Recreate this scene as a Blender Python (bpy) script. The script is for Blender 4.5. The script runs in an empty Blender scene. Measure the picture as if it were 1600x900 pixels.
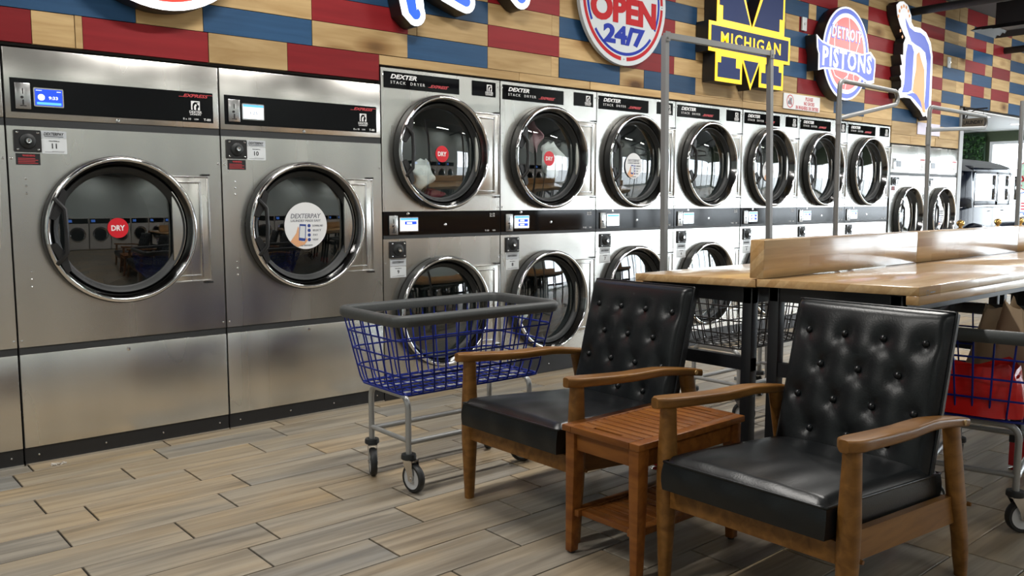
import bpy, bmesh, math, random
from mathutils import Vector, Matrix
R = math.radians
PI = math.pi
rnd = random.Random(7)
SC = bpy.context.scene
COL = SC.collection

# ------------------------------------------------------------------ camera
cam_d = bpy.data.cameras.new('camera')
cam_d.sensor_width = 36.0
cam_d.lens = 30.17
cam_d.clip_start = 0.05
cam = bpy.data.objects.new('camera', cam_d)
COL.objects.link(cam)
SC.camera = cam
_r = Vector((0.75528, -0.65540, 0.00069)); _u = Vector((0.06726, 0.07855, 0.99464)); _f = Vector((0.65194, 0.75119, -0.10341))
cam.matrix_world = Matrix(((_r.x, _u.x, -_f.x, -2.7433), (_r.y, _u.y, -_f.y, -4.3241), (_r.z, _u.z, -_f.z, 1.2142), (0, 0, 0, 1)))
# ------------------------------------------------------------------ world, light, exposure
world = bpy.data.worlds.new('world'); SC.world = world; world.use_nodes = True
_bg = world.node_tree.nodes['Background']
_bg.inputs[0].default_value = (0.86, 0.93, 1.0, 1)
_bg.inputs[1].default_value = 9.5
SC.view_settings.view_transform = 'Standard'
SC.view_settings.look = 'None'
SC.view_settings.gamma = 1.0
SC.view_settings.exposure = 0.0
SC.view_settings.use_curve_mapping = False
LAMP_W = 58.0
CEIL = 3.46
LAMPS = [(x, y, k) for x in (-3.6, -0.6, 2.4, 5.4, 8.4, 11.4) for y, k in ((-1.75, 1.2), (-6.2, .37))]

# ------------------------------------------------------------------ materials
def new_mat(name):
    m = bpy.data.materials.new(name); m.use_nodes = True
    nt = m.node_tree; b = nt.nodes['Principled BSDF']
    return m, nt, b
def lin(c):
    return tuple(((v/255)/12.92 if v/255 <= .04045 else ((v/255+.055)/1.055)**2.4) for v in c)
def pbr(name, col, rough=.5, metal=0., spec=.5, bump=None, emit=None, coat=0.):
    m, nt, b = new_mat(name)
    b.inputs['Base Color'].default_value = (*col, 1)
    b.inputs['Roughness'].default_value = rough
    b.inputs['Metallic'].default_value = metal
    b.inputs['Specular IOR Level'].default_value = spec
    b.inputs['Coat Weight'].default_value = coat
    if emit:
        b.inputs['Emission Color'].default_value = (*col, 1); b.inputs['Emission Strength'].default_value = emit
    if bump:
        tc = nt.nodes.new('ShaderNodeTexCoord'); n = nt.nodes.new('ShaderNodeTexNoise'); bp = nt.nodes.new('ShaderNodeBump')
        n.inputs['Scale'].default_value = bump[0]; n.inputs['Detail'].default_value = 3
        bp.inputs['Strength'].default_value = bump[1]; bp.inputs['Distance'].default_value = .004
        nt.links.new(tc.outputs['Object'], n.inputs['Vector']); nt.links.new(n.outputs['Fac'], bp.inputs['Height'])
        nt.links.new(bp.outputs['Normal'], b.inputs['Normal'])
    return m
def coords(nt, scale, rand=True, island=False):
    tc = nt.nodes.new('ShaderNodeTexCoord'); mp = nt.nodes.new('ShaderNodeMapping')
    mp.inputs['Scale'].default_value = scale
    src = tc.outputs['Object']
    if rand:
        oi = nt.nodes.new('ShaderNodeObjectInfo'); mul = nt.nodes.new('ShaderNodeMath'); mul.operation = 'MULTIPLY'; mul.inputs[1].default_value = 53.0
        val = oi.outputs['Random']
        if island:
            ge = nt.nodes.new('ShaderNodeNewGeometry'); ad = nt.nodes.new('ShaderNodeMath'); ad.operation = 'ADD'
            nt.links.new(oi.outputs['Random'], ad.inputs[0]); nt.links.new(ge.outputs['Random Per Island'], ad.inputs[1])
            val = ad.outputs[0]
        nt.links.new(val, mul.inputs[0])
        add = nt.nodes.new('ShaderNodeVectorMath'); add.operation = 'ADD'
        nt.links.new(src, add.inputs[0]); nt.links.new(mul.outputs[0], add.inputs[1]); src = add.outputs[0]
        nt.links.new(src, mp.inputs['Vector'])
        return mp.outputs['Vector'], val
    nt.links.new(src, mp.inputs['Vector'])
    return mp.outputs['Vector'], None
def ramp(nt, fac, stops):
    r = nt.nodes.new('ShaderNodeValToRGB'); e = r.color_ramp.elements
    while len(e) < len(stops): e.new(.5)
    for k, (p, c) in enumerate(stops): e[k].position = p; e[k].color = (*c, 1)
    nt.links.new(fac, r.inputs['Fac']); return r.outputs['Color']
def noise(nt, vec, scale, detail=3, dist=0.):
    n = nt.nodes.new('ShaderNodeTexNoise'); n.inputs['Scale'].default_value = scale; n.inputs['Detail'].default_value = detail
    n.inputs['Distortion'].default_value = dist
    nt.links.new(vec, n.inputs['Vector']); return n.outputs['Fac']
def mixc(nt, fac, a, b, mode='MIX'):
    m = nt.nodes.new('ShaderNodeMix'); m.data_type = 'RGBA'; m.blend_type = mode
    if isinstance(fac, (int, float)): m.inputs[0].default_value = fac
    else: nt.links.new(fac, m.inputs[0])
    for k, v in ((6, a), (7, b)):
        if isinstance(v, tuple): m.inputs[k].default_value = (*v, 1)
        else: nt.links.new(v, m.inputs[k])
    return m.outputs[2]
def wood(name, dark, light, scale=(3, 40, 40), rough=.45, knots=None, vary=.0, island=False, coat=0., bump=.15, spec=.5):
    m, nt, b = new_mat(name)
    b.inputs['Specular IOR Level'].default_value = spec
    v, rv = coords(nt, scale, True, island)
    n1 = noise(nt, v, 1.0, 5, .6)
    c = ramp(nt, n1, [(.3, dark), (.68, light)])
    if vary:
        fr = nt.nodes.new('ShaderNodeMath'); fr.operation = 'FRACT'; ml = nt.nodes.new('ShaderNodeMath'); ml.operation = 'MULTIPLY'; ml.inputs[1].default_value = 7.31
        nt.links.new(rv, ml.inputs[0]); nt.links.new(ml.outputs[0], fr.inputs[0])
        t = ramp(nt, fr.outputs[0], [(0., (1-vary,)*3), (1., (1+vary*.4,)*3)])
        c = mixc(nt, 1.0, c, t, 'MULTIPLY')
    if knots:
        v2, _ = coords(nt, (knots*.45, knots, knots), True, island)
        vo = nt.nodes.new('ShaderNodeTexVoronoi'); vo.inputs['Scale'].default_value = 1.0
        nt.links.new(v2, vo.inputs['Vector'])
        k = ramp(nt, vo.outputs['Distance'], [(.06, (.22, .15, .09)), (.13, (.62, .52, .42)), (.24, (1, 1, 1))])
        c = mixc(nt, 1.0, c, k, 'MULTIPLY')
    nt.links.new(c, b.inputs['Base Color'])
    b.inputs['Roughness'].default_value = rough; b.inputs['Coat Weight'].default_value = coat; b.inputs['Coat Roughness'].default_value = .12
    if bump:
        bp = nt.nodes.new('ShaderNodeBump'); bp.inputs['Strength'].default_value = bump; bp.inputs['Distance'].default_value = .002
        nt.links.new(n1, bp.inputs['Height']); nt.links.new(bp.outputs['Normal'], b.inputs['Normal'])
    return m
def tile_mat():
    m, nt, b = new_mat('wood_look_tile')
    v, rv = coords(nt, (1.6, 26, 26), True, True)
    n1 = noise(nt, v, 1.0, 6, .8)
    v2, _ = coords(nt, (1.2, 5, 5), True, True)
    n2 = noise(nt, v2, 1.0, 3, .5)
    fr = nt.nodes.new('ShaderNodeMath'); fr.operation = 'FRACT'; ml = nt.nodes.new('ShaderNodeMath'); ml.operation = 'MULTIPLY'; ml.inputs[1].default_value = 9.17
    nt.links.new(rv, ml.inputs[0]); nt.links.new(ml.outputs[0], fr.inputs[0])
    ad = nt.nodes.new('ShaderNodeMath'); ad.operation = 'MULTIPLY_ADD'; ad.inputs[1].default_value = .55
    nt.links.new(fr.outputs[0], ad.inputs[0])
    sb = nt.nodes.new('ShaderNodeMath'); sb.operation = 'MULTIPLY_ADD'; sb.inputs[1].default_value = 1.1; sb.inputs[2].default_value = -.33
    nt.links.new(n2, sb.inputs[0]); nt.links.new(sb.outputs[0], ad.inputs[2])
    base = ramp(nt, ad.outputs[0], [(.05, (.215, .21, .195)), (.45, (.295, .258, .20)), (.9, (.37, .275, .16))])
    grain = ramp(nt, n1, [(.3, (.62, .6, .58)), (.62, (1.08, 1.07, 1.05))])
    nt.links.new(mixc(nt, 1.0, base, grain, 'MULTIPLY'), b.inputs['Base Color'])
    b.inputs['Roughness'].default_value = .42
    b.inputs['Specular IOR Level'].default_value = .4
    bp = nt.nodes.new('ShaderNodeBump'); bp.inputs['Strength'].default_value = .12; bp.inputs['Distance'].default_value = .002
    nt.links.new(n1, bp.inputs['Height']); nt.links.new(bp.outputs['Normal'], b.inputs['Normal'])
    return m
def steel_mat(name, col, rough, var=.16):
    m, nt, b = new_mat(name)
    v, rv = coords(nt, (4, 4, .45), True)
    n1 = noise(nt, v, 1.0, 2, 0.)
    c = ramp(nt, n1, [(.3, tuple(x*(1-var) for x in col)), (.7, tuple(min(1, x*(1+var*.5)) for x in col))])
    nt.links.new(c, b.inputs['Base Color'])
    rr = nt.nodes.new('ShaderNodeMapRange'); rr.inputs[3].default_value = rough*.8; rr.inputs[4].default_value = rough*1.25
    nt.links.new(n1, rr.inputs[0]); nt.links.new(rr.outputs[0], b.inputs['Roughness'])
    b.inputs['Metallic'].default_value = 1.0
    return m
def glass_mat(name, tint, rough=.0, ior=1.5, boost=1.0):
    m = bpy.data.materials.new(name); m.use_nodes = True; nt = m.node_tree
    for n in list(nt.nodes): nt.nodes.remove(n)
    o = nt.nodes.new('ShaderNodeOutputMaterial'); t = nt.nodes.new('ShaderNodeBsdfTransparent'); g = nt.nodes.new('ShaderNodeBsdfGlossy')
    mx = nt.nodes.new('ShaderNodeMixShader'); fr = nt.nodes.new('ShaderNodeLayerWeight'); pw = nt.nodes.new('ShaderNodeMath'); pw.operation = 'POWER'; pw.inputs[1].default_value = 5.0; ml = nt.nodes.new('ShaderNodeMath'); ml.operation = 'MULTIPLY_ADD'
    ml.use_clamp = True
    t.inputs[0].default_value = (*tint, 1); g.inputs['Roughness'].default_value = rough; ml.inputs[1].default_value = .96*boost; ml.inputs[2].default_value = .042*boost
    nt.links.new(fr.outputs['Facing'], pw.inputs[0]); nt.links.new(pw.outputs[0], ml.inputs[0]); nt.links.new(ml.outputs[0], mx.inputs[0]); nt.links.new(t.outputs[0], mx.inputs[1]); nt.links.new(g.outputs[0], mx.inputs[2]); nt.links.new(mx.outputs[0], o.inputs[0])
    return m

M = {}
M['steel'] = steel_mat('brushed_steel', (.80, .785, .74), .26)
M['steel_rail'] = steel_mat('rail_steel', (.50, .50, .50), .36, .06)
M['chrome'] = pbr('chrome', (.82, .82, .83), .09, 1.)
M['dark_reflection'] = pbr('chrome_dark_reflection', (.16, .16, .16), .13, 1.)  # plain chrome, the dark surroundings it mirrors put into its colour
M['dull_chrome'] = pbr('dull_chrome', (.62, .62, .62), .25, 1.)
M['black_gloss'] = pbr('black_gloss', (.003, .003, .004), .07, 0, .22)
M['black_plastic'] = pbr('black_plastic', (.012, .012, .013), .42)
M['rubber'] = pbr('black_rubber', (.013, .015, .016), .5)
M['grey_rubber'] = pbr('grey_rubber', (.055, .06, .06), .5, bump=(60, .25))
M['dark_strip'] = pbr('dark_strip', (.028, .03, .032), .5)
M['cabinet'] = pbr('cabinet_side', (.05, .05, .05), .6)
M['drum'] = pbr('drum_steel', (.12, .145, .15), .42, .6)
M['drum_dark'] = pbr('drum_dark', (.035, .04, .042), .4, .5)
M['door_glass'] = glass_mat('door_glass', (.86, .93, .93), .0, 1.52, 4.2)
M['window_glass'] = glass_mat('window_glass', (.97, .98, .98))
M['white'] = pbr('white_paint', (.78, .78, .78), .5)
M['paper'] = pbr('paper_white', (.74, .75, .76), .55)
M['card'] = pbr('card_white', (.66, .69, .71), .4)
M['card_grey'] = pbr('card_grey', (.50, .53, .56), .4)
M['ink'] = pbr('black_ink', (.01, .01, .012), .5)
M['ink_grey'] = pbr('grey_ink', (.20, .21, .24), .5)
M['ink_white'] = pbr('white_ink', (.8, .8, .8), .5)
M['ink_red'] = pbr('red_ink', (.55, .05, .06), .5)
M['ink_blue'] = pbr('blue_ink', (.02, .05, .25), .5)
M['label_red'] = pbr('sticker_red', (.60, .010, .022), .4)
M['skin'] = pbr('printed_skin', (.72, .38, .2), .5)
M['black_leather'] = pbr('black_leather', (.0065, .008, .009), .32, 0, .34, bump=(190, .10))
M['chair_wood'] = wood('chair_wood', (.13, .054, .010), (.245, .112, .026), (4, 30, 30), .40, bump=.05, spec=.32)
M['side_wood'] = wood('side_table_wood', (.15, .045, .009), (.26, .095, .019), (30, 4, 30), .36, bump=.05, vary=.12, spec=.28)
M['natural'] = wood('natural_board', (.42, .265, .110), (.60, .42, .205), (2.2, 22, 22), .6, 3.2, .25, spec=.25)
M['red_board'] = wood('red_board', (.215, .010, .014), (.26, .014, .018), (2, 30, 30), .5, None, .25, spec=.22)
M['blue_board'] = wood('blue_board', (.018, .060, .135), (.025, .078, .17), (2, 30, 30), .5, None, .3, spec=.22)
M['backing'] = pbr('wall_backing', (.03, .025, .02), .8)
M['tile'] = tile_mat()
M['grout'] = pbr('grout', (.022, .018, .015), .85)
M['butcher'] = None
M['black_steel'] = pbr('black_steel', (.010, .011, .013), .38, 0, .5)
M['leg_red'] = pbr('red_paint', (.42, .012, .016), .35)
M['grey_tube'] = pbr('grey_tube', (.33, .335, .33), .33, .35)
M['rack_tube'] = pbr('rack_tube', (.22, .225, .225), .45, .2)
M['blue_wire'] = pbr('blue_wire', (.006, .018, .20), .3, 0, .3)
M['black_wire'] = pbr('black_wire', (.006, .006, .007), .35)
M['wheel_core'] = pbr('wheel_core', (.52, .53, .54), .35)
M['brass'] = pbr('brass', (.62, .38, .12), .22, 1.)
M['ceiling'] = pbr('ceiling_paint', (.10, .105, .11), .8)
M['ceiling_black'] = pbr('black_duct', (.012, .012, .014), .45)
M['wall_grey'] = pbr('wall_grey', (.56, .635, .62), .8)
M['wall_light'] = pbr('wall_light', (.66, .67, .66), .8)
M['trim_grey'] = pbr('trim_grey', (.34, .35, .36), .5)
M['olive'] = pbr('olive_paint', (.055, .075, .035), .7)
M['green_leaf'] = pbr('green_leaf', (.020, .075, .018), .5)
M['green_leaf_b'] = pbr('green_leaf_light', (.05, .14, .03), .5)
M['car_black'] = pbr('car_black', (.004, .006, .013), .12, 0, .2)
M['sign_board'] = pbr('sign_board', (.16, .14, .11), .7)
M['bag_paper'] = pbr('bag_paper', (.42, .31, .20), .75, bump=(18, .5))
M['bag_red'] = pbr('bag_red', (.68, .014, .012), .28, 0, .5, bump=(14, .8))
M['cloth_white'] = pbr('cloth_white', (.86, .85, .82), .85, bump=(25, .6))
M['cloth_red'] = pbr('cloth_red', (.14, .012, .02), .85, bump=(25, .6))
M['cloth_pink'] = pbr('cloth_pink', (.40, .20, .23), .85, bump=(25, .6))
M['cloth_dark'] = pbr('cloth_dark', (.03, .035, .045), .85, bump=(25, .6))
def emis(name, col, s): return pbr(name, col, .4, emit=s)
M['screen_blue'] = emis('screen_blue', (.01, .05, .55), 1.3)
M['screen_white'] = emis('screen_white', (.80, .86, .95), 1.0)
M['screen_cyan'] = emis('screen_cyan', (.10, .40, .85), 1.0)
M['glow_white'] = emis('glow_white', (.95, .97, 1.), 1.5)
M['glow_blue'] = emis('glow_blue', (.01, .09, .85), .8)
M['glow_yellow'] = emis('glow_yellow', (1., .62, .0), .75)
M['glow_navy'] = pbr('glow_navy', (.014, .028, .105), .5, 0, .15, emit=.25)
M['glow_red'] = emis('glow_red', (.80, .035, .02), .8)
M['p_white'] = emis('panel_white', (.80, .82, .86), .62)
M['p_blue'] = emis('panel_blue', (.11, .15, .52), .62)
M['p_red'] = emis('panel_red', (.70, .16, .16), .6)
M['p_orange'] = emis('panel_orange', (.72, .36, .17), .45)
M['sign_white'] = pbr('sign_white', (.56, .60, .63), .5, 0, .2)
M['sign_red'] = pbr('sign_red', (.42, .005, .010), .5, 0, .2)
M['sign_blue'] = pbr('sign_blue', (.006, .025, .32), .5, 0, .2)
M['lamp'] = emis('lamp_panel', (1, 1, 1), 6.)
M['ground'] = pbr('outside_ground', (.45, .45, .44), .9)
def butcher():
    m, nt, b = new_mat('butcher_block')
    tc = nt.nodes.new('ShaderNodeTexCoord'); br = nt.nodes.new('ShaderNodeTexBrick'); mp = nt.nodes.new('ShaderNodeMapping')
    nt.links.new(tc.outputs['Object'], mp.inputs['Vector'])
    # staves run along x: use (x, y+z) as the brick plane
    sx = nt.nodes.new('ShaderNodeSeparateXYZ'); nt.links.new(mp.outputs['Vector'], sx.inputs[0])
    ad = nt.nodes.new('ShaderNodeMath'); nt.links.new(sx.outputs[1], ad.inputs[0]); nt.links.new(sx.outputs[2], ad.inputs[1])
    cx = nt.nodes.new('ShaderNodeCombineXYZ'); nt.links.new(sx.outputs[0], cx.inputs[0]); nt.links.new(ad.outputs[0], cx.inputs[1])
    nt.links.new(cx.outputs[0], br.inputs['Vector'])
    br.inputs['Scale'].default_value = 1.0; br.inputs['Brick Width'].default_value = .33; br.inputs['Row Height'].default_value = .040
    br.inputs['Mortar Size'].default_value = .0; br.inputs['Bias'].default_value = 0.
    br.inputs['Color1'].default_value = (.46, .27, .105, 1); br.inputs['Color2'].default_value = (.62, .42, .21, 1)
    v, _ = coords(nt, (4, 60, 60), False)
    g = ramp(nt, noise(nt, v, 1.0, 4, .4), [(.3, (.86, .84, .8)), (.7, (1.06, 1.06, 1.06))])
    nt.links.new(mixc(nt, 1.0, br.outputs['Color'], g, 'MULTIPLY'), b.inputs['Base Color'])
    b.inputs['Roughness'].default_value = .28; b.inputs['Coat Weight'].default_value = .8; b.inputs['Coat Roughness'].default_value = .12
    return m
M['butcher'] = butcher()

# ------------------------------------------------------------------ mesh helpers
class MB:
    def __init__(s): s.v = []; s.f = []; s.m = []; s.cur = 0
    def add(s, vs, fs):
        o = len(s.v); s.v += [tuple(p) for p in vs]; s.f += [tuple(i+o for i in f) for f in fs]; s.m += [s.cur]*len(fs); return s
    def box(s, x0, x1, y0, y1, z0, z1, bev=0.):
        x0, x1 = min(x0, x1), max(x0, x1); y0, y1 = min(y0, y1), max(y0, y1); z0, z1 = min(z0, z1), max(z0, z1)
        if bev <= 0:
            return s.add([(x0,y0,z0),(x1,y0,z0),(x1,y1,z0),(x0,y1,z0),(x0,y0,z1),(x1,y0,z1),(x1,y1,z1),(x0,y1,z1)],
                         [(0,3,2,1),(4,5,6,7),(0,1,5,4),(1,2,6,5),(2,3,7,6),(3,0,4,7)])
        b = min(bev, (x1-x0)/2.01, (y1-y0)/2.01, (z1-z0)/2.01)
        bm = bmesh.new(); bmesh.ops.create_cube(bm, size=1.0)
        for v in bm.verts: v.co = Vector((x0+(v.co.x+.5)*(x1-x0), y0+(v.co.y+.5)*(y1-y0), z0+(v.co.z+.5)*(z1-z0)))
        bmesh.ops.bevel(bm, geom=list(bm.edges), offset=b, segments=2, affect='EDGES', profile=.5)
        return s.bm(bm)
    def bm(s, bm, mat=None):
        bm.verts.ensure_lookup_table(); bm.verts.index_update()
        vs = [(mat @ v.co) if mat else v.co for v in bm.verts]
        fs = [tuple(v.index for v in f.verts) for f in bm.faces]
        bm.free(); return s.add(vs, fs)
    def prism(s, pts, a0, a1, axis='y'):
        n = len(pts)
        def p(q, a): return (q[0], a, q[1]) if axis == 'y' else ((q[0], q[1], a) if axis == 'z' else (a, q[0], q[1]))
        vs = [p(q, a0) for q in pts]+[p(q, a1) for q in pts]
        fs = [tuple(range(n)), tuple(range(2*n-1, n-1, -1))]+[(i, i+n, (i+1) % n+n, (i+1) % n) for i in range(n)]
        return s.add(vs, fs)
    def cyl(s, p0, p1, r0, r1=None, n=16, caps=True):
        r1 = r0 if r1 is None else r1
        p0, p1 = Vector(p0), Vector(p1); d = (p1-p0).normalized(); a = d.orthogonal().normalized(); b = d.cross(a)
        vs = []
        for p, r in ((p0, r0), (p1, r1)):
            for i in range(n):
                t = 2*PI*i/n; vs.append(p+(a*math.cos(t)+b*math.sin(t))*r)
        fs = [(i, (i+1) % n, (i+1) % n+n, i+n) for i in range(n)]
        if caps: fs += [tuple(range(n-1, -1, -1)), tuple(range(n, 2*n))]
        return s.add(vs, fs)
    def tube(s, pts, r, n=8, closed=False, square=False):
        pts = [Vector(p) for p in pts]; k = len(pts); rings = []
        prev = None
        for i, p in enumerate(pts):
            if closed: t = pts[(i+1) % k]-pts[i-1]
            else: t = pts[min(i+1, k-1)]-pts[max(i-1, 0)]
            t.normalize()
            if prev is None: a = t.orthogonal().normalized() if not square else (Vector((0,0,1)).cross(t) if abs(t.z) < .9 else Vector((1,0,0)))
            else: a = prev-t*prev.dot(t)
            a.normalize(); b = t.cross(a); prev = a
            rr = r[i] if isinstance(r, (list, tuple)) else r
            off = PI/4 if n == 4 else 0
            rings.append([p+(a*math.cos(2*PI*j/n+off)+b*math.sin(2*PI*j/n+off))*rr for j in range(n)])
        vs = [q for g in rings for q in g]; fs = []
        for i in range(k if closed else k-1):
            i2 = (i+1) % k
            fs += [(i*n+j, i*n+(j+1) % n, i2*n+(j+1) % n, i2*n+j) for j in range(n)]
        if not closed: fs += [tuple(range(n-1, -1, -1)), tuple((k-1)*n+j for j in range(n))]
        return s.add(vs, fs)
    def loft(s, rings, caps=True):
        n = len(rings[0]); vs = [q for g in rings for q in g]; fs = []
        for i in range(len(rings)-1): fs += [(i*n+j, i*n+(j+1) % n, (i+1)*n+(j+1) % n, (i+1)*n+j) for j in range(n)]
        if caps: fs += [tuple(range(n-1, -1, -1)), tuple((len(rings)-1)*n+j for j in range(n))]
        return s.add(vs, fs)
    def lathe(s, prof, cx=0, cz=0, n=64, a0=0., a1=2*PI):
        # revolve (radius, y) about the y axis through (cx, cz)
        full = abs(a1-a0-2*PI) < 1e-6; k = n if full else n+1
        vs = [(cx+r*math.cos(a0+(a1-a0)*i/n), y, cz+r*math.sin(a0+(a1-a0)*i/n)) for r, y in prof for i in range(k)]
        fs = []
        for j in range(len(prof)-1):
            for i in range(n):
                i2 = (i+1) % k
                fs.append((j*k+i, j*k+i2, (j+1)*k+i2, (j+1)*k+i))
        return s.add(vs, fs)
    def lathez(s, prof, cx=0, cy=0, z=0, n=24):
        vs = [(cx+r*math.cos(2*PI*i/n), cy+r*math.sin(2*PI*i/n), z+h) for r, h in prof for i in range(n)]
        fs = [(j*n+i, j*n+(i+1) % n, (j+1)*n+(i+1) % n, (j+1)*n+i) for j in range(len(prof)-1) for i in range(n)]
        return s.add(vs, fs)
    def disc(s, cx, cz, r, y, n=40, r2=None):
        return s.add([(cx+r*math.cos(2*PI*i/n), y, cz+(r2 or r)*math.sin(2*PI*i/n)) for i in range(n)], [tuple(range(n))])
    def text(s, body, cx, cz, h, y, w=None, bold=0., shear=0., mirror=False, res=2, depth=.0012, space=1.):
        me = text_mesh(body, bold, shear, res, space)
        xs = [v.co.x for v in me.vertices]; ys = [v.co.y for v in me.vertices]
        if not xs: return s
        x0, x1, y0, y1 = min(xs), max(xs), min(ys), max(ys)
        k = h/(y1-y0); kx = (w/(x1-x0)) if w else k
        if mirror: kx = -kx
        mx = (x0+x1)/2; my = (y0+y1)/2
        vs = [(cx+(v.co.x-mx)*kx, y-(depth if v.co.z > .5 else -.0002), cz+(v.co.y-my)*k) for v in me.vertices]
        fs = [tuple(p.vertices) for p in me.polygons]
        if mirror: fs = [f[::-1] for f in fs]
        return s.add(vs, fs)
    def build(s, name, mat, parent=None, smooth=35, loc=None):
        me = bpy.data.meshes.new(name); me.from_pydata(s.v, [], s.f); me.update()
        mats = mat if isinstance(mat, (list, tuple)) else [mat]
        for m in mats: me.materials.append(m)
        if len(mats) > 1: me.polygons.foreach_set('material_index', s.m)
        if s.fix:
            bm = bmesh.new(); bm.from_mesh(me); bmesh.ops.recalc_face_normals(bm, faces=bm.faces[:]); bm.to_mesh(me); bm.free()
        if smooth:
            me.polygons.foreach_set('use_smooth', [True]*len(me.polygons)); me.set_sharp_from_angle(angle=R(smooth))
        o = bpy.data.objects.new(name, me); COL.objects.link(o)
        if parent: o.parent = parent
        if loc: o.location = loc
        return o
    fix = True
_tc = {}
def text_mesh(body, bold, shear, res, space=1.):
    key = (body, bold, shear, res, space)
    if key in _tc: return _tc[key]
    cu = bpy.data.curves.new('lettering', 'FONT'); cu.body = body; cu.size = 1.0; cu.offset = bold; cu.shear = shear; cu.space_character = space
    cu.resolution_u = res; cu.extrude = 1.0; cu.fill_mode = 'FRONT'
    ob = bpy.data.objects.new('lettering', cu); COL.objects.link(ob)
    dg = bpy.context.evaluated_depsgraph_get(); dg.update()
    me = bpy.data.meshes.new_from_object(ob.evaluated_get(dg)); COL.objects.unlink(ob); bpy.data.objects.remove(ob)
    _tc[key] = me
    return me
def tag(o, label=None, cat=None, group=None, kind=None):
    if label: o['label'] = label
    if cat: o['category'] = cat
    if group: o['group'] = group
    if kind: o['kind'] = kind
    return o
def thing(name, label, cat, loc=(0, 0, 0), rz=0., group=None):
    o = bpy.data.objects.new(name, None); COL.objects.link(o); o.empty_display_size = .1
    o.location = loc; o.rotation_euler = (0, 0, rz)
    return tag(o, label, cat, group)
def copy_tree(o, parent=None):
    c = o.copy(); COL.objects.link(c)
    if parent: c.parent = parent
    for ch in [q for q in bpy.data.objects if q.parent == o]: copy_tree(ch, c)
    return c
def struct(o): o['kind'] = 'structure'; return o
def rrect(x0, x1, z0, z1, r, n=4):
    pts = []
    for cx, cz, a in ((x1-r, z1-r, 0), (x0+r, z1-r, 90), (x0+r, z0+r, 180), (x1-r, z0+r, 270)):
        for i in range(n+1):
            t = R(a+90*i/n); pts.append((cx+r*math.cos(t), cz+r*math.sin(t)))
    return pts
def plate_hole(mb, x0, x1, z0, z1, cx, cz, r, y0, y1, n=64):
    # rectangular plate with a round hole; front at y0
    ang = [2*PI*i/n for i in range(n)]
    def edge(t):
        c, s_ = math.cos(t), math.sin(t); k = 1e9
        if c > 1e-9: k = min(k, (x1-cx)/c)
        if c < -1e-9: k = min(k, (x0-cx)/c)
        if s_ > 1e-9: k = min(k, (z1-cz)/s_)
        if s_ < -1e-9: k = min(k, (z0-cz)/s_)
        return (cx+c*k, cz+s_*k)
    for X, Z in ((x0, z0), (x1, z0), (x1, z1), (x0, z1)):
        a = math.atan2(Z-cz, X-cx) % (2*PI)
        i = min(range(n), key=lambda q: abs((ang[q]-a+PI) % (2*PI)-PI)); ang[i] = a
    out = [edge(t) for t in ang]; inn = [(cx+r*math.cos(t), cz+r*math.sin(t)) for t in ang]
    vs = [(x, y0, z) for x, z in out]+[(x, y0, z) for x, z in inn]+[(x, y1, z) for x, z in out]+[(x, y1, z) for x, z in inn]
    fs = []
    for i in range(n):
        j = (i+1) % n
        fs += [(i, j, n+j, n+i), (2*n+j, 2*n+i, 3*n+i, 3*n+j), (i, 2*n+i, 2*n+j, j), (n+i, n+j, 3*n+j, 3*n+i)]
    return mb.add(vs, fs)

# ------------------------------------------------------------------ the room
XL, XR, YF, YB = -6.0, 14.0, -6.9, 0.8
AL = 4.2                                            # back of the alcove with the car
fl = struct(MB().box(XL, XR, YF, AL, -.06, -.006).build('floor', M['grout'], smooth=0))
ROW0, ROWP, TL = -.100, .205, .605
offs = [-1.391, -.997, -1.392, -1.258, -1.403, -1.049, -1.423, -.94, -1.183, -.811, -1.12, -.62, -.388, -.139, .238, -.29, -1.07, -.7, -.35, -1.2]
tile_me = None
cells = []
for n in range(-1, 50):
    o0 = offs[n] if 0 <= n < len(offs) else rnd.uniform(-1.5, -.9)
    y = ROW0-ROWP*n
    k0 = math.floor((XL-o0)/TL)
    for k in range(k0, int((XR-o0)/TL)+1):
        x0 = o0+k*TL
        if x0 < XL or x0+TL > XR or y-ROWP < YF: continue
        cx, cy = x0+TL/2, y-ROWP/2
        dx, dy = cx+2.743, cy+4.324
        dep = dx*.652+dy*.751; lat = dx*.755-dy*.655
        vis = dep > 1.2 and abs(lat) < dep*.62+.35 and cy > -4.3
        cells.append((not vis, dep if dep > 0 else 99, cx, cy))
cells.sort()
def tile_geo(mb, cx, cy, dz=0.):
    w, h, c = TL/2-.0038, ROWP/2-.0026, .0012
    z0, z1 = -.0065, dz
    vs = []
    for ww, hh, z in ((w, h, z0), (w, h, z1-c), (w-c, h-c, z1)):
        vs += [(cx-ww, cy-hh, z), (cx+ww, cy-hh, z), (cx+ww, cy+hh, z), (cx-ww, cy+hh, z)]
    fs = [(8, 9, 10, 11)]
    for a in (0, 4):
        for i in range(4):
            j = (i+1) % 4; fs.append((a+i, a+j, a+j+4, a+i+4))
    mb.add(vs, fs)
mb = MB(); tile_geo(mb, 0, 0)
t0 = mb.build('tile', M['tile'], fl, smooth=0)
rest = MB()
for i, (nv, d, cx, cy) in enumerate(cells):
    if i < 296 and not nv:
        o = t0 if i == 0 else t0.copy()
        if i: COL.objects.link(o); o.parent = fl
        o.location = (cx, cy, rnd.uniform(-.0006, 0.0004))
    else: tile_geo(rest, cx, cy)
rs = rest.build('tile_field', M['tile'], fl, smooth=0); rs['kind'] = 'stuff'

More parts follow.
